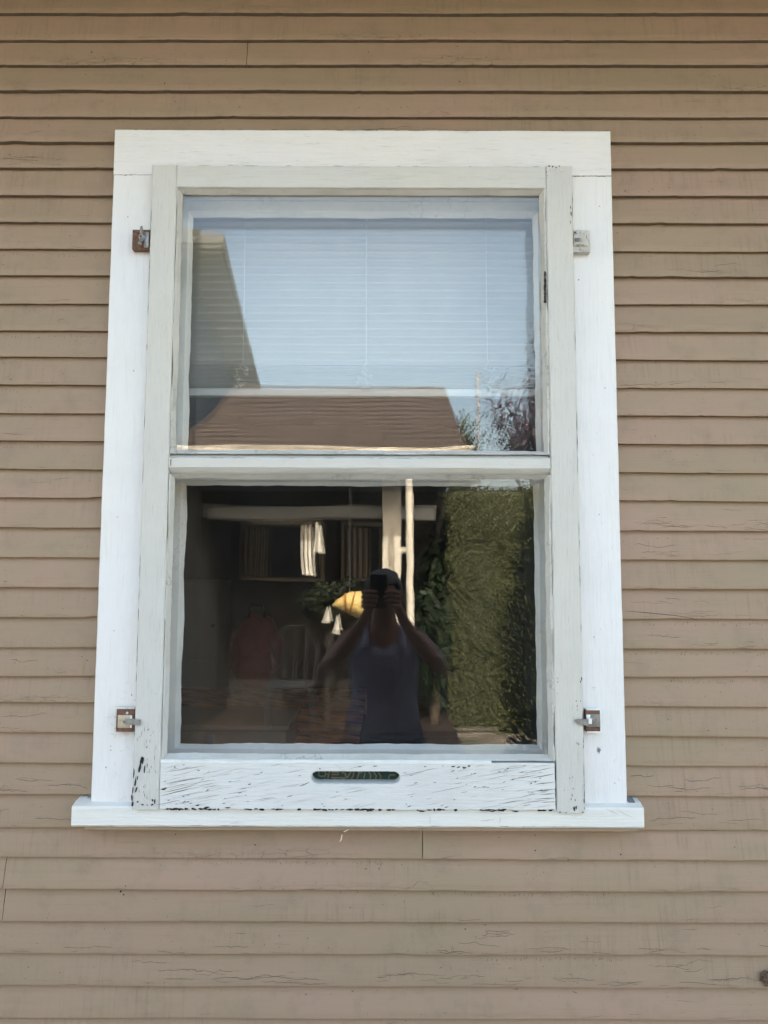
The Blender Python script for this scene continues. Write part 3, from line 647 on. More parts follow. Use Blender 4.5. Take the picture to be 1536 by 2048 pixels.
# putty beads round both panes and the panes
GY = -0.034
def putty(b, z0, z1, seed, lo=.010, hi=.006, side=.008):
    b.sweep('z', z0, z1, [(IX0 + .0005, FY + .0050), (IX0 + .0030, FY + .0050), (IX0 + side, GY), (IX0 + .0005, GY)], .006, .0024, seed, freq=12)
    b.sweep('z', z0, z1, [(IX1 - .0005, FY + .0030), (IX1 - .0040, FY + .0030), (IX1 - side - .002, GY), (IX1 - .0005, GY)], .006, .0028, seed + 1, freq=12)
    b.sweep('x', IX0 + .001, IX1 - .001, [(FY + .006, z1 + .001), (GY, z1 - hi), (GY, z1 + .001)], .006, .0018, seed + 2, freq=12)
    b.sweep('x', IX0 + .001, IX1 - .001, [(FY + .007, z0), (FY + .010, z0 + .003), (GY, z0 + lo), (GY, z0)], .006, .0020, seed + 3, freq=12)
for z0, z1, sd_ in ((1.8600, 2.4385, 31), (1.2350, 1.8160, 41)):
    b = MB(); putty(b, z0, z1, sd_)
    if z1 > 2:
        for k in range(12):
            x, z = at(1089, 548 + k * 5.2, FY + .006); b.spot(x, FY + .0015, z, .0036, .0045, 0, rg, 1)
    for _ in range(26):
        b.sliver(IX1 - .004 + rg.uniform(-.002, .002), FY + .0012, rg.uniform(z0, z1), rg.uniform(.004, .016), .0006, rg.uniform(.3, 1.4), rg, 2, 1)
    b.build('putty', [M['putty'], M['gap'], M['hair']], storm)
    g = MB(); g.box(IX0 - .003, IX1 + .003, GY + .0003, GY + .0033, z0 - .003, z1 + .003); g.build('glass_pane', M['glass1'], storm, 0)

# teal cloth with tan printed strokes seen through the slot
b = MB(); b.sweep('x', -0.20, 0.09, [(-0.0185, 1.186), (-0.0192, 1.195), (-0.0195, 1.2035), (-0.0190, 1.212), (-0.0185, 1.222), (-0.012, 1.222), (-0.012, 1.186)], .004, .0007, 51, freq=20)
cl = b.build('backing_strip', M['teal'])
def stroke(b, pts, th):
    for (xa, za), (xb, zb_) in zip(pts, pts[1:]):
        ln = math.hypot(xb - xa, zb_ - za); b.box((xa + xb) / 2 - ln / 2 - th / 3, (xa + xb) / 2 + ln / 2 + th / 3, -0.0212, -0.0204, (za + zb_) / 2 - th / 2, (za + zb_) / 2 + th / 2, 0, 0, Matrix.Rotation(-math.atan2(zb_ - za, xb - xa), 3, 'Y'))
cloth_t = thing('printed_cloth_strip', 'teal cloth strip with tan lettering behind the finger slot of the bottom rail', 'cloth strip', (-0.055, -0.018, 1.186))
attach(cl, cloth_t); cl.name = 'cloth'
b = MB()
def S(px, py): return at(px, py, -0.021)
strokes = [[(638, 1543), (637, 1550), (641, 1553), (648, 1552)], [(651, 1543), (650, 1553)], [(650, 1549), (657, 1548)], [(659, 1542), (656, 1555)], [(664, 1544), (676, 1544)], [(664, 1549), (677, 1549)], [(677, 1543), (676, 1550)], [(663, 1555), (690, 1556), (696, 1553)],
           [(684, 1545), (690, 1546), (692, 1553)], [(702, 1543), (695, 1556)], [(708, 1543), (706, 1553), (702, 1558)], [(716, 1544), (724, 1545)], [(718, 1546), (714, 1558)], [(730, 1546), (727, 1560)], [(738, 1544), (742, 1552), (738, 1561)], [(748, 1545), (753, 1552), (750, 1560), (744, 1564)], [(757, 1545), (762, 1553), (759, 1561)], [(790, 1550), (780, 1550), (777, 1556), (781, 1560), (786, 1559)]]
for s_ in strokes: stroke(b, [S(*p) for p in s_], .0026)
b.build('printed_lettering', M['tan'], cloth_t, 0)

# ------------------------------------------------------------------ latches on the casing
def block(b, x0, x1, z0, z1, y0=-0.046, y1=-0.0305, bev=.0012, mi=0, sd_=0):
    b.box(x0, x1, y0, y1, z0, z1, bev, mi)
def latch(label):
    o = bpy.data.objects.new('latch', None); C.objects.link(o); attach(o, house); o['label'] = label; return o
x0, z1 = at(265, 459, -.046); x1, z0 = at(301, 499, -.046)
l = latch('upper left latch, bare brown block with a wing nut'); b = MB(); block(b, x0, x1, z0, z1); x, z = at(276, 466, -.047); b.cyl((x, -.0463, z), .0016, .0012, mi=1)
b.build('wood_block', [M['redwood'], M['gap']], l)
b = MB(); cx, cz = at(285, 477, -.05)
b.cyl((cx, -.051, cz), .0068, .010); b.cyl((cx, -.0575, cz), .0042, .006); b.cyl((cx, -.0612, cz), .0018, .0014, mi=1)
for sg in (1, -1):
    b.tube([(cx - .001, -.054, cz + sg * .004), (cx + .001, -.060, cz + sg * .010), (cx + .002 * sg, -.066, cz + sg * .0175), (cx + .003, -.064, cz + sg * .020)], [.0032, .0040, .0030, .0016], 8)
b.build('wing_nut', [M['zinc'], M['gap']], l)
b = MB(); b.box(cx + .004, cx + .0145, -.0535, -.0475, z0 + .002, z1 - .008, .0015); b.box(cx + .0135, SX0 + .010, -.0595, -.0572, cz - .006, cz + .004, .0008) if False else None
b.build('strike_plate', M['zinc'], l)
x0, z1 = at(1145.5, 460, -.046); x1, z0 = at(1181, 504, -.046)
l = latch('upper right latch painted over in white'); b = MB(); block(b, x0, x1, z0, z1)
b.build('wood_block', M['whitemetal'], l)
b = MB(); xa, za = at(1147, 469, -.05); xb, zb_ = at(1176, 491, -.05); b.box(xa, xb, -.0495, -.0463, zb_, za, .001)
b.box(xa + .002, xa + .012, -.0520, -.0497, (za + zb_) / 2 - .004, (za + zb_) / 2 + .004, .001, 1); b.tube([(xa + .010, -.0525, (za + zb_) / 2 + .004), (xa + .016, -.053, (za + zb_) / 2 + .003), (xa + .016, -.053, (za + zb_) / 2 - .004)], .0013, 6)
b.box(xa - .002, xa - .0004, -.0475, -.0464, z0 + .003, z1 - .002, 0, 2)  # dark strip painting a shadow line along the plate's left side
for (qx, qz, qa, qb) in ((.004, .004, .003, .0016), (.014, .0035, .0012, .0012), (.020, -.0235, .0022, .0014), (.028, -.004, .0006, .006), (.012, -.0225, .008, .0007), (.006, .002, .002, .001)): b.spot(xa + qx, -.0498, za + qz, qa, qb, 0, rg, 2)  # dark marks; the long thin one paints shade under the plate
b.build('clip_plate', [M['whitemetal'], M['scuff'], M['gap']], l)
x0, z1 = at(232, 1416, -.046); x1, z0 = at(268, 1464, -.046)
l = latch('lower left latch with beige plate and short square tab'); b = MB(); block(b, x0, x1, z0, z1)
b.box(x0 - .0018, x0 + .0016, -.0468, -.0303, z0, z1 + .001, .0006, 1); b.box(x0, x1, -.0466, -.0303, z1 - .002, z1 + .0014, .0006, 1)
xs_, zs_ = at(254, 1426, -.047); b.cyl((xs_, -.0463, zs_), .0026, .0016, mi=1)
b.build('wood_block', [M['redwood'], M['whitemetal']], l)
xa, za = at(236, 1430, -.048); xb, zb_ = at(264, 1456, -.048)
b = MB(); b.box(xa, xb, -.0490, -.0463, zb_, za, .0008); b.box(xb - .0035, xb, -.0505, -.0492, zb_ + .001, za - .001, .0006, 1); b.build('metal_plate', [M['beigeplate'], M['flake']], l)
b = MB(); xc, zc = at(250, 1443, -.05); xt, _ = at(281, 1443, -.06)
b.box(xc + .001, x1 + .006, -.0535, -.0515, zc - .006, zc + .006, .0006); b.box(x1 + .004, xt, -.0600, -.0575, zc - .0058, zc + .0052, .0006); b.box(x1 + .003, x1 + .0055, -.0600, -.0515, zc - .0058, zc + .0055, .0004)
b.build('turn_tab', M['zinc'], l)
b = MB(); b.cyl((xc, -.0530, zc), .0034, .004); b.box(xc - .003, xc + .003, -.0556, -.0549, zc - .0004, zc + .0004, 0, 1, Matrix.Rotation(.7, 3, 'Y')); b.build('screw', [M['zinc'], M['gap']], l)
x0, z1 = at(1171, 1420, -.046); x1, z0 = at(1201, 1464, -.046)
l = latch('lower right latch with grey plate and rounded leaf tab'); b = MB(); block(b, x0, x1, z0, z1)
b.box(x1 - .0004, x1 + .0022, -.0468, -.0303, z0, z1, .0005, 1); b.box(x0 + .002, x1, -.0468, -.0303, z1 - .0005, z1 + .0020, .0005, 1); b.box(x0 + .002, x1, -.0468, -.0303, z0 - .0014, z0 + .0012, .0005, 1)
b.build('wood_block', [M['redwood'], M['flake']], l)
xa, za = at(1172, 1428, -.048); xb, zb_ = at(1200, 1454, -.048)
b = MB(); b.box(xa, xb, -.0490, -.0463, zb_, za, .0008); b.box(xa, xa + .008, -.0508, -.0492, za - .009, za - .001, .0006, 1); b.build('metal_plate', [M['scuff2'] if 'scuff2' in M else plain('grey_steel_plate', (0.24, 0.24, 0.22), .5, .5, .3, 100, .0003), M['flake']], l)
b = MB(); xc, zc = at(1184, 1441, -.05); xt, zt_ = at(1150, 1443, -.06)
prof = [(xt, zc + .003), (xt + .004, zc - .003), (xt + .010, zc - .0072), (x0 + .001, zc - .0085), (x0 + .001, zc + .0045), (xt + .005, zc + .0045)]
for yy in (0,):
    f_ = [b.bm.verts.new((x, -.0600, z)) for x, z in prof]; k_ = [b.bm.verts.new((x, -.0578, z)) for x, z in prof]
    b.bm.faces.new(f_); b.bm.faces.new(k_[::-1])
    for i in range(6): b.bm.faces.new((f_[i], f_[(i + 1) % 6], k_[(i + 1) % 6], k_[i]))
b.box(x0 + .001, x0 + .010, -.0560, -.0525, zc - .006, zc + .005, .0008, 1); b.box(x0, x0 + .002, -.0600, -.0525, zc - .008, zc + .004, .0004)
b.build('turn_tab', [M['zinc'], M['flake']], l)
b = MB(); b.cyl((xc, -.0515, zc + .001), .0038, .005); b.box(xc - .0034, xc + .0034, -.0546, -.0539, zc + .0005, zc + .0014, 0, 1, Matrix.Rotation(.9, 3, 'Y')); b.build('screw', [M['zinc'], M['gap']], l)

# thread under the sill, mud nest on the siding
b = MB(); pts = [at(697, 1659, -.04), at(692, 1661, -.04), at(687, 1663, -.04), at(684, 1669, -.04), at(683, 1676, -.04), at(680, 1680, -.04)]
b.tube([(x, -.040 - .002 * i, z) for i, (x, z) in enumerate(pts)], [.0008, .0011, .001, .0012, .0012, .0006], 6)
tag(b.build('loose_thread', M['thread']), 'short pale frayed thread hanging under the window sill', 'thread')
b = MB(); x, z = at(1534, 1955, -.01); b.ball((x, -.012, z), .013, (1.1, .8, .95), 3, .5, 2.2, 0, 3); b.ball((x + .010, -.013, z + .004), .010, (1, .8, 1), 3, .5, 3, 0, 8)
b.ball((x + .016, -.010, z - .006), .010, (1.2, .8, .7), 3, .5, 3, 0, 12)
tag(b.build('mud_nest', M['mud']), 'small lumpy brown mud wasp nest stuck on the clapboards', 'wasp nest')

# ------------------------------------------------------------------ mini blind inside
blind = thing('window_blind', 'white mini blind half lowered behind the upper pane', 'blind', (-0.054, 0.15, 2.49))
BX0, BX1 = -0.484, 0.378
b = MB(); b.box(BX0, BX1, .135, .165, 2.478, 2.503, .002); b.build('head_rail', M['blind'], blind)
b = MB()
def slat(b, z, ang, y=.150, wv=0.0, ph=0.0):
    k = 5; wd = .0125; rings = []   # one curved slat
    for x in [BX0 + (BX1 - BX0) * i / 24 for i in range(25)]:
        ring = []
        dz = wv * noise.noise(Vector((x * 5, ph, 0)))
        for j in range(k + 1):
            t = -1 + 2 * j / k; u = t * wd; bow = (1 - t * t) * .0022
            ring.append(b.bm.verts.new((x, y + u * math.cos(ang) - bow * math.sin(ang), z + dz + u * math.sin(ang) + bow * math.cos(ang))))
        rings.append(ring)
    for i in range(24):
        for j in range(k): b.bm.faces.new((rings[i][j], rings[i + 1][j], rings[i + 1][j + 1], rings[i][j + 1]))
z = 2.470; i = 0
while z > 2.108: slat(b, z, R(-50 + 3 * noise.noise(Vector((i * .9, 0, 0)))), .150, .0006, i); z -= .0190; i += 1
o = b.build('slats', M['blind'], blind); sm = o.modifiers.new('thick', 'SOLIDIFY'); sm.thickness = .0004
b = MB(); z = 2.101
for i in range(15): slat(b, z, R(-20 + 10 * noise.noise(Vector((i * 1.3, 2, 0)))), .150 + .001 * noise.noise(Vector((i * 2, 0, 0))), .0018, i + 40); z -= .0033
o = b.build('stacked_slats', M['blind'], blind); sm = o.modifiers.new('thick', 'SOLIDIFY'); sm.thickness = .0006
b = MB(); b.box(BX0, BX1, .139, .163, 2.030, 2.0480, .003); b.build('bottom_bar', paint('blind_bar', (0.70, 0.71, 0.70), 'x', .1, (.5, .5, .5), 0, .1), blind)
for xc in (-0.3355, -0.0436, 0.2436):
    b = MB(); k = rg.uniform(0, 9)
    b.tube([(xc + .0010 * math.sin(z_ * 9 + k), .1355, z_) for z_ in [2.475 - .36 * i / 20 for i in range(21)]] + [(xc + .002, .134, 2.110), (xc - .006, .132, 2.098), (xc + .004, .131, 2.088)], .0007, 5)
    for _ in range(16):
        a = rg.uniform(-.017, .017); zz = rg.uniform(2.045, 2.098); p = [(xc + a, .134, zz)]
        for q in range(5): p.append((p[-1][0] + rg.uniform(-.007, .007), rg.uniform(.126, .135), p[-1][2] + rg.uniform(-.005, .005)))
        b.tube(p, .00065, 5)
    b.build('ladder_cord', M['cord'], blind)

# ------------------------------------------------------------------ room behind the window
M['floorwood'] = plain('dark_floorboards', (0.12, 0.07, 0.04), .5, 0, .3, 6)
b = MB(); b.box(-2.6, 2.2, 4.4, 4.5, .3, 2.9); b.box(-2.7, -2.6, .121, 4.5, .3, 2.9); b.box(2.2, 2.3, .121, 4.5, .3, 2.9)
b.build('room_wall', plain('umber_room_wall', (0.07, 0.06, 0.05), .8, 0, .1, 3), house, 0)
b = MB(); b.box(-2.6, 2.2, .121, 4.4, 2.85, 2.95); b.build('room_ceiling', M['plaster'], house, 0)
b = MB(); b.box(-2.7, 2.3, .121, 4.5, .25, .35); b.build('room_floor', M['floorwood'], house, 0)
cab = thing('white_cabinet', 'tall off-white cabinet standing at left inside the dim room', 'cabinet', (-1.2, 3.4, .35))
b = MB(); b.box(-1.34, -1.05, 3.25, 3.6, .35, 1.59, .006); b.build('carcass', paint('cabinet_white', (.55, .55, .52), 'z', .1, (.4, .4, .4), 0, .1), cab)
b = MB(); b.box(-1.33, -1.06, 3.235, 3.249, 1.10, 1.57, .004); b.build('door', paint('cabinet_door_white', (.60, .60, .57), 'z', .1, (.4, .4, .4), 0, .1), cab)
b = MB(); b.box(-1.33, -1.06, 3.235, 3.249, .40, 1.08, .004); b.build('door', bpy.data.materials['cabinet_door_white'], cab)
for zz in (1.3, .8):
    b = MB(); b.cyl((-1.09, 3.224, zz), .012, .02); b.build('knob', M['zinc'], cab)
tbl = thing('long_table', 'long dark table under an orange woven cloth inside the room', 'table', (-.6, 1.95, .35))
b = MB(); b.box(-1.45, -.10, .80, 2.60, .955, .985, .004); b.build('table_top', M['floorwood'], tbl)
for xx in (-1.40, -.15):
    for yy in (.85, 2.55):
        b = MB(); b.box(xx - .025, xx + .025, yy - .025, yy + .025, .35, .954, .003); b.build('leg', M['floorwood'], tbl)
def ethnic():
    n = NB('orange_woven_cloth'); wv = n.new('ShaderNodeTexWave', wave_type='BANDS', bands_direction='DIAGONAL'); wv.inputs['Scale'].default_value = 3; wv.inputs['Distortion'].default_value = 2; wv.inputs['Detail'].default_value = 1
    n.link(n.coords((1, 1, 1)), wv.inputs[0])
    w2 = n.new('ShaderNodeTexWave', wave_type='BANDS', bands_direction='Y'); w2.inputs['Scale'].default_value = 2.2; n.link(n.coords((1, 1, 1)), w2.inputs[0])
    c = n.mix(n.ramp(w2.outputs[1], .45, .5), (0.70, 0.20, 0.07), n.mix(n.ramp(wv.outputs[1], .3, .4), (0.22, 0.05, 0.02), (0.95, 0.36, 0.10)))
    n.col(c); return n.done(.95, 0, None, .05)
b = MB(); b.sweep('x', -1.47, -.09, [(.78, .83), (.78, .994), (2.62, .994), (2.62, .83), (2.61, .83), (2.61, .989), (.79, .989), (.79, .83)], .05, .006, 61, freq=4)
tag(b.build('table_cloth', ethnic()), 'orange and brown patterned cloth draped over the long table', 'tablecloth')
chest = thing('wooden_box', 'flat brown wooden box on the patterned cloth close inside the window', 'box', (-.56, 1.2, 1.0))
M['oak'] = paint('brown_oak', (0.30, 0.22, 0.13), 'x', .3, (.1, .07, .04), .3, .3, seed=9)
b = MB(); b.box(-.80, -.33, 1.0, 1.34, 1.0, 1.085, .004); b.build('body', M['oak'], chest)
b = MB(); b.box(-.81, -.32, .99, 1.35, 1.087, 1.105, .003); b.build('lid', M['oak'], chest)
b = MB(); b.box(-.60, -.57, .984, .992, 1.04, 1.075, .002); b.build('hasp', M['zinc'], chest)
bag = thing('red_backpack', 'dark red backpack sitting on the orange cloth', 'backpack', (-.60, 2.1, .963))
M['red'] = plain('crimson_nylon', (0.30, 0.008, 0.026), .6, 0, .3, 12)
b = MB(); b.ball((-.62, 2.10, 1.25), .13, (1.0, .6, 1.35), 3, .22, 2.0); b.build('pack_body', M['red'], bag)
b = MB(); b.ball((-.62, 2.015, 1.17), .08, (1.1, .5, .9), 3, .2, 2.0, 0, 4); b.build('front_pocket', M['red'], bag)
b = MB(); b.tube([(-.66, 2.08, 1.41), (-.65, 2.08, 1.47), (-.59, 2.08, 1.47), (-.58, 2.08, 1.41)], .008, 6); b.build('handle', M['gap'], bag)

# ------------------------------------------------------------------ what the glass mirrors: yard and neighbours
def g_mat():
    n = NB('yard_ground'); z = n.noise(n.coords(), 1.3, 6, .65); z2 = n.noise(n.coords(), 60, 4, .7)
    n.col(n.mix(n.ramp(z, .42, .6), n.mix(z2, (0.24, 0.20, 0.16), (0.40, 0.35, 0.30)), n.mix(z2, (0.05, 0.065, 0.02), (0.11, 0.12, 0.04)))); return n.done(.95)
b = MB(); b.poly([(-250, -250, 0), (250, -250, 0), (250, 250, 0), (-250, 250, 0)]); g = b.build('ground', g_mat(), None, 0); g['kind'] = 'structure'
b = MB(); b.box(-3.0, 3.5, -3.4, -0.03, -.05, .03, .006); g = b.build('patio', M['concrete']); g['kind'] = 'structure'

porch = thing('porch_house', 'low neighbour house with brown shingled porch roof across the yard', 'house', (-.5, -6, 0))
def shingles():
    n = NB('brown_shingles'); br = n.new('ShaderNodeTexBrick'); br.inputs['Scale'].default_value = 1.0
    br.inputs['Brick Width'].default_value = 1.4; br.inputs['Row Height'].default_value = .080; br.inputs['Mortar Size'].default_value = .013; br.inputs['Mortar Smooth'].default_value = .3
    br.inputs['Color1'].default_value = (0.098, 0.075, 0.062, 1); br.inputs['Color2'].default_value = (0.072, 0.057, 0.048, 1); br.inputs['Mortar'].default_value = (0.022, 0.016, 0.013, 1)
    n.link(n.coords((1, 1, 1), rot=(0, 0, 0)), br.inputs[0])
    sxx = n.new('ShaderNodeTexCoord'); cb = n.new('ShaderNodeCombineXYZ'); sp_ = n.new('ShaderNodeSeparateXYZ'); n.link(sxx.outputs['Object'], sp_.inputs[0])
    n.link(sp_.outputs[0], cb.inputs[0]); n.link(n.math('MULTIPLY', sp_.outputs[2], 1.2), cb.inputs[1]); n.link(cb.outputs[0], br.inputs[0])
    z = n.noise(n.coords(), 3, 5); n.col(n.mix(n.ramp(z, .35, .65, 0, .35), br.outputs[0], (0.07, 0.055, 0.05))); return n.done(.95)
M['shin'] = shingles()
b = MB(); eL, eR, eY, eZ = -1.87, .74, -4.9, 2.70; rL, rR, rY, rZ = -1.62, .66, -6.5, 3.70
v = [(eL, eY, eZ), (eR, eY, eZ), (rR, rY, rZ), (rL, rY, rZ), (eL, -8.1, eZ), (eR, -8.1, eZ)]
for q in ((0, 1, 2, 3), (1, 5, 2), (5, 4, 3, 2), (4, 0, 3), (0, 4, 5, 1)): b.poly([v[i] for i in q])
b.build('roof', M['shin'], porch, 0)
M['wtrim'] = plain('neighbour_white_trim', (0.80, 0.74, 0.62), .5, 0, .12, 5)
b = MB(); b.sweep('x', eL - .02, eR + .02, [(-4.89, 2.655), (-4.80, 2.650), (-4.78, 2.70), (-4.78, 2.725), (-4.89, 2.725)], .1, .006, 71, freq=3); b.build('gutter', M['wtrim'], porch)
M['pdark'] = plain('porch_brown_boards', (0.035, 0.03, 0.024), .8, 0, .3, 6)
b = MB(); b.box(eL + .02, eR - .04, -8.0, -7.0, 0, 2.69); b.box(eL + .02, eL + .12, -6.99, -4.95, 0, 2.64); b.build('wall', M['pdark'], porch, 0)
b = MB(); b.box(eL + .13, at(870, 1020, 5.6)[0], -5.70, -5.60, at(870, 1038, 5.6)[1], at(870, 1012, 5.6)[1], .01); b.build('header_beam', plain('beam_grey_white', (0.40, 0.40, 0.39), .6, 0, .1, 5), porch)
b = MB(); b.box(at(765, 1050, 5.45)[0], at(802, 1050, 5.45)[0], -5.53, -5.45, .161, 2.80, .008); b.build('post', M['wtrim'], porch)
b = MB(); b.tube([(.22, -4.86, 2.66), (.22, -4.84, 2.5), (.225, -4.83, 1.0), (.225, -4.83, .1), (.24, -4.70, .04)], .031, 8); b.box(.12, .21, -4.90, -4.84, *(lambda z_: (z_ - .02, z_ + .02))(at(808, 1100, 4.85)[1]), .004); b.build('downspout', M['wtrim'], porch)
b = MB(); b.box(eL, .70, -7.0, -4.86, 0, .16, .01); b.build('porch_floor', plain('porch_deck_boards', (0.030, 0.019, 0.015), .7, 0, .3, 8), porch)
M['curt'] = plain('tan_curtain', (0.36, 0.30, 0.22), .9, 0, .1, 9)
for xa, xb in ((-1.60, -.72), (-.45, .1)):
    b = MB(); b.box(xa - .04, xb + .04, -7.0, -6.96, 1.57, 2.24, .004); fr = b.build('window', M['curt'], porch)
    b = MB(); b.box(xa, xb, -6.958, -6.950, 1.61, 2.20); b.build('window_pane', plain('dark_pane', (0.03, 0.035, 0.04), .05, 0, .1, 3), fr, 0)
    for s0_, s1_ in ((xa + .02, xa + .30), (xb - .16, xb - .02)):
        b = MB(); k = 14
        for i in range(k):
            t0_, t1_ = s0_ + (s1_ - s0_) * i / k, s0_ + (s1_ - s0_) * (i + 1) / k
            b.poly([(t0_, -6.945 + .012 * math.sin(i * 1.9), 1.62), (t1_, -6.945 + .012 * math.sin(i * 1.9 + 1.9), 1.62), (t1_, -6.945 + .012 * math.sin(i * 1.9 + 1.9), 2.18), (t0_, -6.945 + .012 * math.sin(i * 1.9), 2.18)])
        b.build('curtain', M['curt'], fr)

tall = thing('grey_house', 'tall dark grey house with pale eaves standing behind the porch', 'house', (-3, -8.6, 0))
A = Vector((-2.236, -8.2, 0)); D_ = Vector((-.745, -7.3, 0)).normalized(); N_ = Vector((D_.y, -D_.x, 0))  # to the left
if N_.x > 0: N_ = -N_
def pt(a, c, z): p = A + D_ * a + N_ * c; return (p.x, p.y, z)
def prism(b, a0, a1, c0, c1, z0, z1):
    v = [b.bm.verts.new(pt(a, c, z)) for a in (a0, a1) for c in (c0, c1) for z in (z0, z1)]
    for q in ((0, 1, 3, 2), (4, 6, 7, 5), (0, 4, 5, 1), (2, 3, 7, 6), (0, 2, 6, 4), (1, 5, 7, 3)): b.bm.faces.new([v[i] for i in q])
b = MB(); prism(b, .45, 9, .45, 7, 0, 6.02); b.build('wall', plain('slate_siding', (0.060, 0.082, 0.108), .8, 0, .15, 3), tall, 0)
b = MB(); prism(b, 0, 9.4, 0, 7.4, 6.03, 6.07); b.build('soffit', plain('grey_soffit', (0.30, 0.31, 0.30), .8, 0, .1, 3), tall, 0)
b = MB(); prism(b, -.05, 9.5, -.05, 7.5, 6.075, 6.25); b.build('fascia', plain('pale_fascia', (0.12, 0.125, 0.12), .7, 0, .1, 3), tall, 0)
b = MB(); v = [pt(-.05, -.05, 6.252), pt(9.5, -.05, 6.252), pt(9.5, 7.5, 6.252), pt(-.05, 7.5, 6.252), pt(4.7, 3.7, 7.4)]
for q in ((0, 1, 4), (1, 2, 4), (2, 3, 4), (3, 0, 4), (0, 3, 2, 1)): b.poly([v[i] for i in q])
b.build('roof', M['shingle'], tall, 0)

def leaf_mat(name, a, c_, sc=3.0):
    n = NB(name); z = n.noise(n.coords(), sc, 4); z2 = n.noise(n.coords(), 40, 2)
    n.col(n.mix(n.ramp(n.math('ADD', n.math('MULTIPLY', z, .6), n.math('MULTIPLY', z2, .4)), .35, .65), a, c_)); return n.done(.6, 0, None, .3)
def leaves(b, c, rad, n, size, seed=0, shell=.5, flat=None):
    rr = random.Random(seed)
    for _ in range(n):
        d = Vector((rr.gauss(0, 1), rr.gauss(0, 1), rr.gauss(0, 1))).normalized(); k = rr.uniform(shell, 1.0) * (1 + .45 * noise.noise(d * 2.2 + Vector((seed, 0, 0))))
        p = Vector(c) + Vector((d.x * rad[0], d.y * rad[1], d.z * rad[2])) * k
        a = Vector((rr.gauss(0, 1), rr.gauss(0, 1), rr.gauss(0, 1))).normalized(); e = a.cross(d).normalized() if a.cross(d).length > .01 else a
        s_ = size * rr.uniform(.6, 1.3); q = (a * s_, e * s_ * .5)
        b.poly([p - q[0], p + q[1], p + q[0], p - q[1]])
hedge = thing('ivy_hedge', 'broad sunlit olive green hedge to the right of the porch', 'hedge', (2.4, -7, 0))
b = MB(); rr = random.Random(8)
for _ in range(52000):
    f = rr.random(); z = rr.uniform(.03, 2.56); x = rr.uniform(.70 + .10 * noise.noise(Vector((0, z * 4, 1))), 4.2 if rr.random() < .4 else 2.4)
    d = .10 * noise.noise(Vector((x * 2.5, z * 2.5, 0)))
    if f < .82: p = Vector((x, -6.45 + d + rr.uniform(-.06, .06), z))
    elif f < .92: p = Vector((x, rr.uniform(-7.5, -6.4), 2.52 + d + rr.uniform(-.06, .06)))
    else: p = Vector((.72 + d, rr.uniform(-7.5, -6.4), z))
    a = Vector((rr.gauss(0, 1), rr.gauss(0, .3), rr.gauss(0, 1))).normalized(); e = a.cross(Vector((rr.gauss(0, .5), 1, rr.gauss(0, .5)))).normalized(); s_ = rr.uniform(.010, .019)
    b.poly([p - a * s_, p + e * s_ * .6, p + a * s_, p - e * s_ * .6])
b.build('foliage', leaf_mat('olive_ivy', (0.060, 0.070, 0.028), (0.092, 0.103, 0.042), 4), hedge, 0, False)
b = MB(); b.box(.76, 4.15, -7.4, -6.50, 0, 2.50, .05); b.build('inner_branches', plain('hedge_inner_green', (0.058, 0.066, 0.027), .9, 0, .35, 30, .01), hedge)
def tree(name, label, cat, base, crown, rad, n, size, mats, seed, trunk=.10):
    t = thing(name, label, cat, base); b = MB(); rr = random.Random(seed)
    c = Vector(crown); p0 = Vector(base)
    b.tube([p0, p0.lerp(c, .4) + Vector((.05, 0, 0)), p0.lerp(c, .8), c + Vector((0, 0, rad[2] * .5))], [trunk, trunk * .8, trunk * .55, trunk * .15], 8)
    for k in range(8):
        a = rr.uniform(0, 6.28); s_ = p0.lerp(c, rr.uniform(.55, .95)); e = c + Vector((math.cos(a) * rad[0] * .7, math.sin(a) * rad[1] * .7, rr.uniform(-.3, .6) * rad[2]))
        b.tube([s_, s_.lerp(e, .5) + Vector((0, 0, .1)), e], [trunk * .35, trunk * .22, trunk * .08], 6)
    b.build('trunk', plain('bark_' + name, (0.10, 0.075, 0.055), .9, 0, .4, 12), t)
    b = MB(); m = 14
    for k in range(m):
        d = Vector((rr.gauss(0, 1), rr.gauss(0, 1), rr.gauss(0, 1))).normalized(); q = rr.uniform(.3, .8)
        cc = c + Vector((d.x * rad[0], d.y * rad[1], d.z * rad[2])) * q; s_ = rr.uniform(.28, .48)
        leaves(b, cc, (rad[0] * s_, rad[1] * s_, rad[2] * s_), n // m, size, seed * 31 + k, .25)
    b.build('crown', mats, t, 0, False); return t
tree('leafy_tree', 'dark olive leafy tree rising behind the hedge', 'tree', (1.42, -11, 0), (1.42, -11, 2.95), (.62, .6, 1.35), 9500, .032, leaf_mat('tree_leaves', (0.04, 0.055, 0.025), (0.09, 0.11, 0.05)), 3)
tree('plum_tree', 'purplish leaved plum tree at the far right beyond the hedge', 'tree', (2.25, -8.6, 0), (2.25, -8.6, 3.55), (1.0, .9, 1.35), 11000, .028, leaf_mat('plum_leaves', (0.07, 0.055, 0.08), (0.16, 0.13, 0.17)), 5)
tree('laurel_tree', 'small dark laurel tree close to the patio at right', 'tree', (.50, -6.2, 0), (.50, -6.2, 1.25), (.24, .25, 1.2), 2600, .05, leaf_mat('laurel_leaves', (0.012, 0.025, 0.012), (0.03, 0.05, 0.02)), 9, .05)
b = MB(); b.tube([(1.42, -9.6, 0), (1.42, -9.6, 2), (1.42, -9.6, 4.7)], .020, 10); b.ball((1.42, -9.6, 4.72), .03, (1, 1, .7))
tag(b.build('white_pole', plain('pole_grey_white', (0.36, 0.37, 0.38), .5)), 'thin white metal pole standing behind the hedge', 'pole')
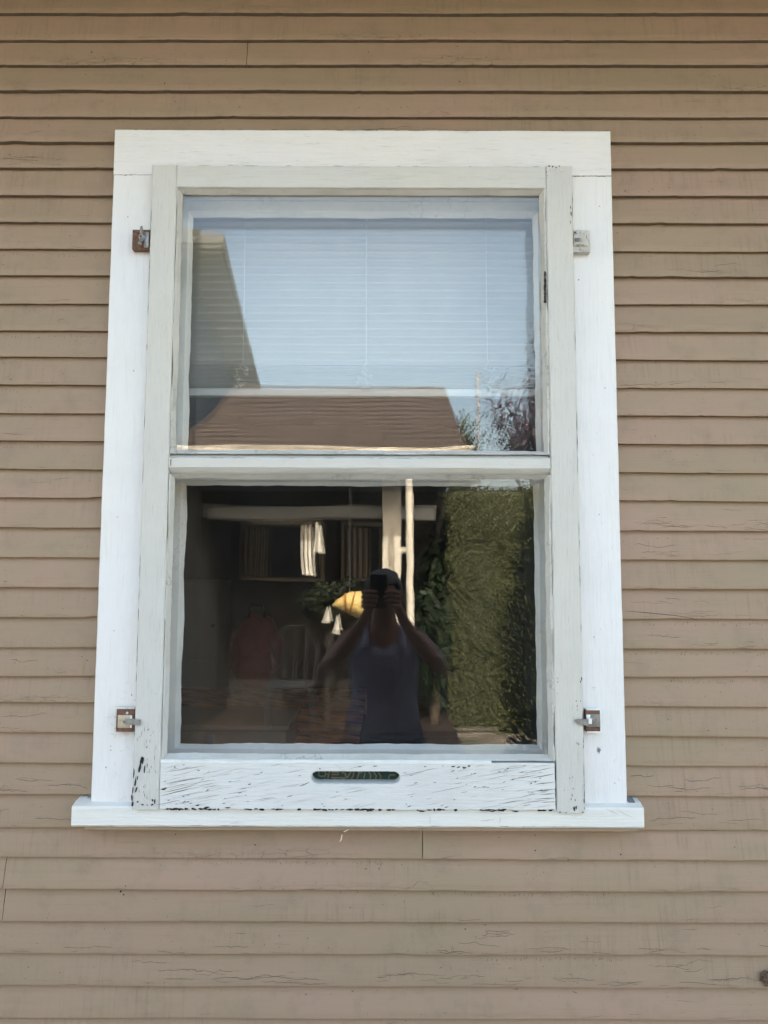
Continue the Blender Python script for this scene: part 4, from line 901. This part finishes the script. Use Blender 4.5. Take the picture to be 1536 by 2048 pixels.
# potted cypress beside the photographer, in the shade of the house
cy = thing('potted_cypress', 'dark blue-green tiered cypress in a clay pot beside the photographer', 'potted tree', (.845, -1.95, 0.03))
b = MB(); rr = random.Random(6); prof = [(.42, .10), (.55, .26), (.80, .30), (1.0, .26), (1.02, .33), (1.25, .29), (1.37, .34), (1.42, .30), (1.60, .22), (1.63, .26), (1.78, .20), (1.80, .24), (1.98, .10), (2.15, .02)]
def prad(z):
    for (za, ra), (zb_, rb) in zip(prof, prof[1:]):
        if za <= z <= zb_: return ra + (rb - ra) * (z - za) / (zb_ - za)
    return .02
for _ in range(20000):
    z_ = rr.uniform(.42, 2.15); a = rr.uniform(0, 6.28); q = prad(z_) * rr.uniform(.55, 1.0)
    p = Vector((.845 + q * math.cos(a), -1.95 + q * math.sin(a), z_)); u = Vector((math.cos(a) * .6, math.sin(a) * .6, .8)).normalized(); e = u.cross(Vector((rr.gauss(0, 1), rr.gauss(0, 1), rr.gauss(0, 1)))).normalized(); s_ = rr.uniform(.007, .016)
    b.poly([p - u * s_, p + e * s_ * .35, p + u * s_, p - e * s_ * .35])
b.build('crown', leaf_mat('cypress_leaves', (0.008, 0.028, 0.022), (0.02, 0.05, 0.04)), cy, 0, False)
b = MB(); b.tube([(.845, -1.95, .25), (.845, -1.95, 1.9)], [.03, .008], 8); b.build('trunk', M['redwood'], cy)
b = MB(); b.tube([(.845, -1.95, .032), (.845, -1.95, .05), (.845, -1.95, .33), (.845, -1.95, .37)], [.11, .125, .17, .18], 24); b.build('pot', plain('clay_pot', (.35, .15, .09), .8), cy)

x, z = at(655, 1200, 5.75); sh = thing('porch_shrub', 'dark leafy shrub standing on the porch behind the person', 'shrub', (x, -5.75, .165))
b = MB(); rr = random.Random(12)
for k in range(9): leaves(b, (x + rr.uniform(-.16, .22), -5.75 + rr.uniform(-.1, .1), z + rr.uniform(-.16, .17)), (.15, .12, .12), 330, .028, 200 + k, .2)
b.build('crown', leaf_mat('shrub_leaves', (0.010, 0.014, 0.008), (0.035, 0.045, 0.022)), sh, 0, False)
b = MB(); b.tube([(x, -5.75, .17), (x + .02, -5.75, .8), (x, -5.75, z)], [.03, .024, .012], 7)
for q in (-.12, .1, .18): b.tube([(x + .01, -5.75, .9), (x + q, -5.75, z)], [.014, .007], 6)
b.build('stem', M['gap'], sh)
ch = thing('wire_chair', 'thin black wrought iron chair on the porch boards', 'chair', (-1.0, -5.5, .165))
cx_, cy0 = at(585, 1300, 5.5)[0], -5.5
b = MB(); b.tube([(cx_ - .22, cy0 - .2, .62)] + [(cx_ + .22 * math.cos(a), cy0 + .2 * math.sin(a), .62) for a in [i * math.pi / 8 for i in range(17)]], .010, 6); b.box(cx_ - .19, cx_ + .19, cy0 - .17, cy0 + .17, .612, .626, .003); b.build('seat', M['bare'], ch)
for sx in (-.2, .2):
    for sy in (-.17, .17):
        b = MB(); b.tube([(cx_ + sx * .9, cy0 + sy * .9, .615), (cx_ + sx * 1.05, cy0 + sy * 1.05, .4), (cx_ + sx * 1.0, cy0 + sy, .17)], .009, 6); b.build('leg', M['bare'], ch)
b = MB(); b.tube([(cx_ - .2, cy0 - .19, .62), (cx_ - .21, cy0 - .22, .95), (cx_ - .1, cy0 - .24, 1.13), (cx_ + .1, cy0 - .24, 1.13), (cx_ + .21, cy0 - .22, .95), (cx_ + .2, cy0 - .19, .62)], .009, 6)
for q in (-.1, 0, .1): b.tube([(cx_ + q, cy0 - .2, .62), (cx_ + q * 1.1, cy0 - .235, 1.12)], .006, 6)
b.build('backrest', M['bare'], ch)

# hanging gold lantern with small bells, strips of white cloth on the porch
lan = thing('gold_lantern', 'polished gold hanging lantern with two little bells catching the sun', 'lantern', (-.22, -3.3, 1.42))
M['gold'] = plain('gold_metal', (0.95, 0.66, 0.24), .3, 0.0, .1, 8)
b = MB(); gx0, gz = at(668, 1212, 3.3); gx1 = at(728, 1212, 3.3)[0]
b.tube([(gx0, -3.3, gz), (gx0 + .03, -3.3, gz + .01), (gx0 + .10, -3.3, gz + .015), (gx0 + .16, -3.3, gz + .005), (gx1, -3.3, gz)], [.008, .034, .070, .085, .092], 14)
b.tube([(gx0 + .07, -3.3, gz + .012), (gx0 + .085, -3.3, gz + .013)], [.064, .068], 14, 1); b.tube([(gx0 + .115, -3.3, gz + .010), (gx0 + .125, -3.3, gz + .008)], [.078, .081], 14, 1)
for k in (-1, 0, 1): b.box(gx1 - .01, gx1 + .035, -3.25, -3.23, gz + k * .055 - .010, gz + k * .055 + .010, .002)
b.build('body', [M['gold'], plain('amber_band', (0.42, 0.20, 0.05), .5)], lan)
b = MB(); b.tube([(gx0 + .1, -3.3, gz + .07), (gx0 + .1, -3.3, 1.9), (gx0 + .1, -3.3, 2.6)], .0012, 6); b.build('hanging_wire', M['zinc'], lan)
for px, py in ((657, 1232), (676, 1250)):
    x, z = at(px, py, 3.3); b = MB(); b.tube([(x, -3.3, z + .06), (x, -3.3, z + .03), (x - .004, -3.3, z - .02), (x - .006, -3.3, z - .045)], [.003, .010, .020, .030], 10); b.build('bell', M['wtrim'], lan)
b = MB(); x, z = at(636, 1048, 4.75); x2, z2 = at(640, 1106, 4.75)
v = [(x - .012, -4.75, z), (x + .010, -4.75, z), (x2 + .035, -4.74, z2), (x2 - .035, -4.76, z2)]; slab(b, *v, .004)
M['linen'] = plain('white_linen', (0.80, 0.76, 0.66), .9, 0, .05, 9)
tag(b.build('pennant', M['linen']), 'small sunlit white triangle of cloth hanging from the porch gutter', 'pennant')
for px in (606, 614, 622):
    b = MB(); xa, za = at(px, 1052, 5.5); xb, zb_ = at(px + 3, 1150, 5.5); slab(b, (xa - .015, -5.5, za), (xa + .012, -5.5, za), (xb + .015, -5.505, zb_), (xb - .012, -5.495, zb_), .004)
    tag(b.build('hanging_linen', M['linen']), 'narrow strip of white linen hanging from the porch rail', 'linen', 'linen strips on the porch rail')
b = MB(); b.sweep('x', at(500, 1045, 5.5)[0], at(645, 1045, 5.5)[0], rect(-5.51, -5.49, at(560, 1042, 5.5)[1] - .01, at(560, 1042, 5.5)[1] + .005), .1, .002, 3); b.build('hanging_rail', M['curt'], porch)

# ------------------------------------------------------------------ the photographer, mirrored in the lower pane
def skin_tree(nodes, edges, root=0, sub=2):
    me = bpy.data.meshes.new('tmp'); me.from_pydata([n_[:3] for n_ in nodes], edges, []); o = bpy.data.objects.new('tmp', me); C.objects.link(o)
    o.modifiers.new('s', 'SKIN'); sv = me.skin_vertices[0].data
    for i, n_ in enumerate(nodes):
        sv[i].radius = (n_[3], n_[4] if len(n_) > 4 else n_[3]); sv[i].use_root = (i == root)
    m = o.modifiers.new('u', 'SUBSURF'); m.levels = sub; m.render_levels = sub
    dg = bpy.context.evaluated_depsgraph_get(); r = bpy.data.meshes.new_from_object(o.evaluated_get(dg)); bpy.data.objects.remove(o); return r
person = thing('person', 'person in a grey-blue tank top raising a phone with both hands', 'person', (0, -1.98, .03))
nodes = [(0, -2.0, .93, .15, .11), (0, -1.99, 1.08, .125, .09), (0, -1.985, 1.24, .14, .10), (0, -1.985, 1.335, .08, .07), (0, -1.965, 1.395, .05), (0, -1.935, 1.455, .062, .07), (0, -1.93, 1.53, .076, .09), (0, -1.945, 1.60, .055, .07)]
edges = [(i, i + 1) for i in range(7)]
for sg in (1, -1):
    k = len(nodes)
    nodes += [(sg * .15, -1.985, 1.325, .055), (sg * .225, -1.90, 1.25, .044), (sg * .268, -1.80, 1.185, .038), (sg * .17, -1.73, 1.30, .036), (sg * .085, -1.665, 1.42, .024), (sg * .060, -1.632, 1.478, .030, .017), (sg * .052, -1.622, 1.51, .026, .014)]
    edges += [(3, k)] + [(k + i, k + i + 1) for i in range(6)]
    k = len(nodes)
    nodes += [(sg * .09, -2.0, .84, .095), (sg * .10, -1.985, .50, .060), (sg * .10, -2.01, .28, .052), (sg * .10, -2.02, .10, .036), (sg * .11, -1.93, .062, .034), (sg * .115, -1.86, .055, .028)]
    edges += [(0, k)] + [(k + i, k + i + 1) for i in range(5)]
bm_ = skin_tree(nodes, edges); b = MB(); b.bm.from_mesh(bm_)
# fingers closed round the phone from both sides, thumbs behind it
for sg in (1, -1):
    for i, (zz, ln) in enumerate(((1.542, .040), (1.523, .046), (1.504, .043), (1.486, .034))):
        xs0 = .062 if sg > 0 else -.085; xe = xs0 - sg * (ln + .012); mid = xs0 - sg * .012
        b.tube([(xs0 - sg * .008, -1.628, zz - .010), (xs0 + sg * .004, -1.612, zz - .003), (mid, -1.590, zz), (mid - sg * ln * .45, -1.587, zz + .001), (xe, -1.591, zz - .001), (xe - sg * .005, -1.594, zz - .001)], [.0095, .0095, .0092, .0086, .0076, .0035], 10)
    xs0 = .062 if sg > 0 else -.085
    b.tube([(xs0 - sg * .01, -1.640, 1.480), (xs0 - sg * .016, -1.636, 1.505), (xs0 - sg * .030, -1.627, 1.525), (xs0 - sg * .038, -1.625, 1.540)], [.012, .011, .0095, .005], 10)
# nose, brows, ears
b.ball((0, -1.842, 1.512), .014, (.8, 1.3, 1.2), 2); b.ball((0, -1.856, 1.478), .020, (1.1, .5, .35), 2); 
for sg in (1, -1): b.ball((sg * .078, -1.925, 1.515), .022, (.35, .7, 1.2), 2); b.ball((sg * .029, -1.862, 1.532), .012, (1.2, .6, .8), 2, mi=1)
b.build('body', [plain('brown_skin', (0.20, 0.10, 0.07), .5, 0, .1, 8), M['bare']], person, 60)
def lathe(b, rows_, n=28, cy_=-1.985):
    fine = []
    for i in range(len(rows_) - 1):
        for k in range(6): fine.append(tuple(p + (q - p) * k / 6 for p, q in zip(rows_[i], rows_[i + 1])))
    rows_ = [tuple(v * (1 + (.055 * noise.noise(Vector((r_[0] * 9, 1, 2))) if i_ in (1, 2) else 0)) for i_, v in enumerate(r_)) for r_ in fine + [rows_[-1]]]
    rings = [[b.bm.verts.new((cx_ + rx * (1 + .07 * noise.noise(Vector((k * .9, zz * 5 + k * .2, 3)))) * math.cos(2 * math.pi * k / n), cyy + ry * (1 + .10 * noise.noise(Vector((k * .9, zz * 5 + k * .2, 3)))) * math.sin(2 * math.pi * k / n), zz + (dip * max(0, 1 - abs(math.cos(2 * math.pi * k / n)) * 2.2)))) for k in range(n)] for (zz, rx, ry, cx_, cyy, dip) in rows_]
    for i in range(len(rings) - 1):
        for k in range(n): b.bm.faces.new((rings[i][k], rings[i][(k + 1) % n], rings[i + 1][(k + 1) % n], rings[i + 1][k]))
b = MB(); lathe(b, [(.80, .185, .145, 0, -1.995, 0), (.92, .175, .135, 0, -1.995, 0), (1.05, .155, .115, 0, -1.99, 0), (1.18, .165, .120, 0, -1.985, 0), (1.26, .165, .120, 0, -1.985, 0), (1.31, .145, .105, 0, -1.985, -.035)])
for sg in (1, -1): b.tube([(sg * .085, -1.885, 1.285), (sg * .088, -1.91, 1.345), (sg * .088, -1.96, 1.385), (sg * .088, -2.04, 1.36), (sg * .085, -2.085, 1.29)], [.022, .019, .018, .019, .022], 8)
b.build('tank_top', plain('grey_blue_cotton', (0.19, 0.19, 0.27), .9, 0, .08, 12), person, 60)
b = MB(); lathe(b, [(.50, .10, .095, .10, -1.985, 0), (.85, .118, .12, .085, -2.0, 0), (.90, .10, .10, .07, -2.0, 0)]); lathe(b, [(.50, .10, .095, -.10, -1.985, 0), (.85, .118, .12, -.085, -2.0, 0), (.90, .10, .10, -.07, -2.0, 0)])
lathe(b, [(.80, .188, .138, 0, -1.998, 0), (.90, .180, .132, 0, -1.998, 0), (.95, .172, .128, 0, -1.995, 0)]); b.build('shorts', plain('dark_denim', (0.03, 0.035, 0.06), .9), person, 60)
b = MB(); b.ball((0, -1.955, 1.552), .1, (.90, 1.02, .98), 4, .10, 3.0)
for v_ in list(b.bm.verts):
    if v_.co.y > -1.90 and v_.co.z < 1.575: v_.co.y = -1.90 - (1.575 - v_.co.z) * .2
b.ball((0, -2.03, 1.47), .07, (1.0, .6, 1.3), 3, .15, 4.0); b.build('hair', plain('dark_hair', (0.02, 0.014, 0.011), .5, 0, .4, 80, .002), person, 60)
phone = thing('phone', 'black mobile phone held up in both hands of the person', 'phone', (-.022, -1.608, 1.475))
b = MB(); b.box(-.060, .016, -1.6145, -1.6065, 1.472, 1.622, .0035); b.build('case', plain('black_phone', (0.012, 0.012, 0.014), .2, 0, .1, 8), phone)
b = MB(); b.box(-.022, .013, -1.6064, -1.6045, 1.583, 1.618, .0015); b.cyl((0, -1.6042, 1.600), .008, .001); b.cyl((-.012, -1.6042, 1.590), .007, .001); b.build('camera_bump', plain('camera_glass', (0.02, 0.02, 0.025), .08, .3, .1, 8), phone)
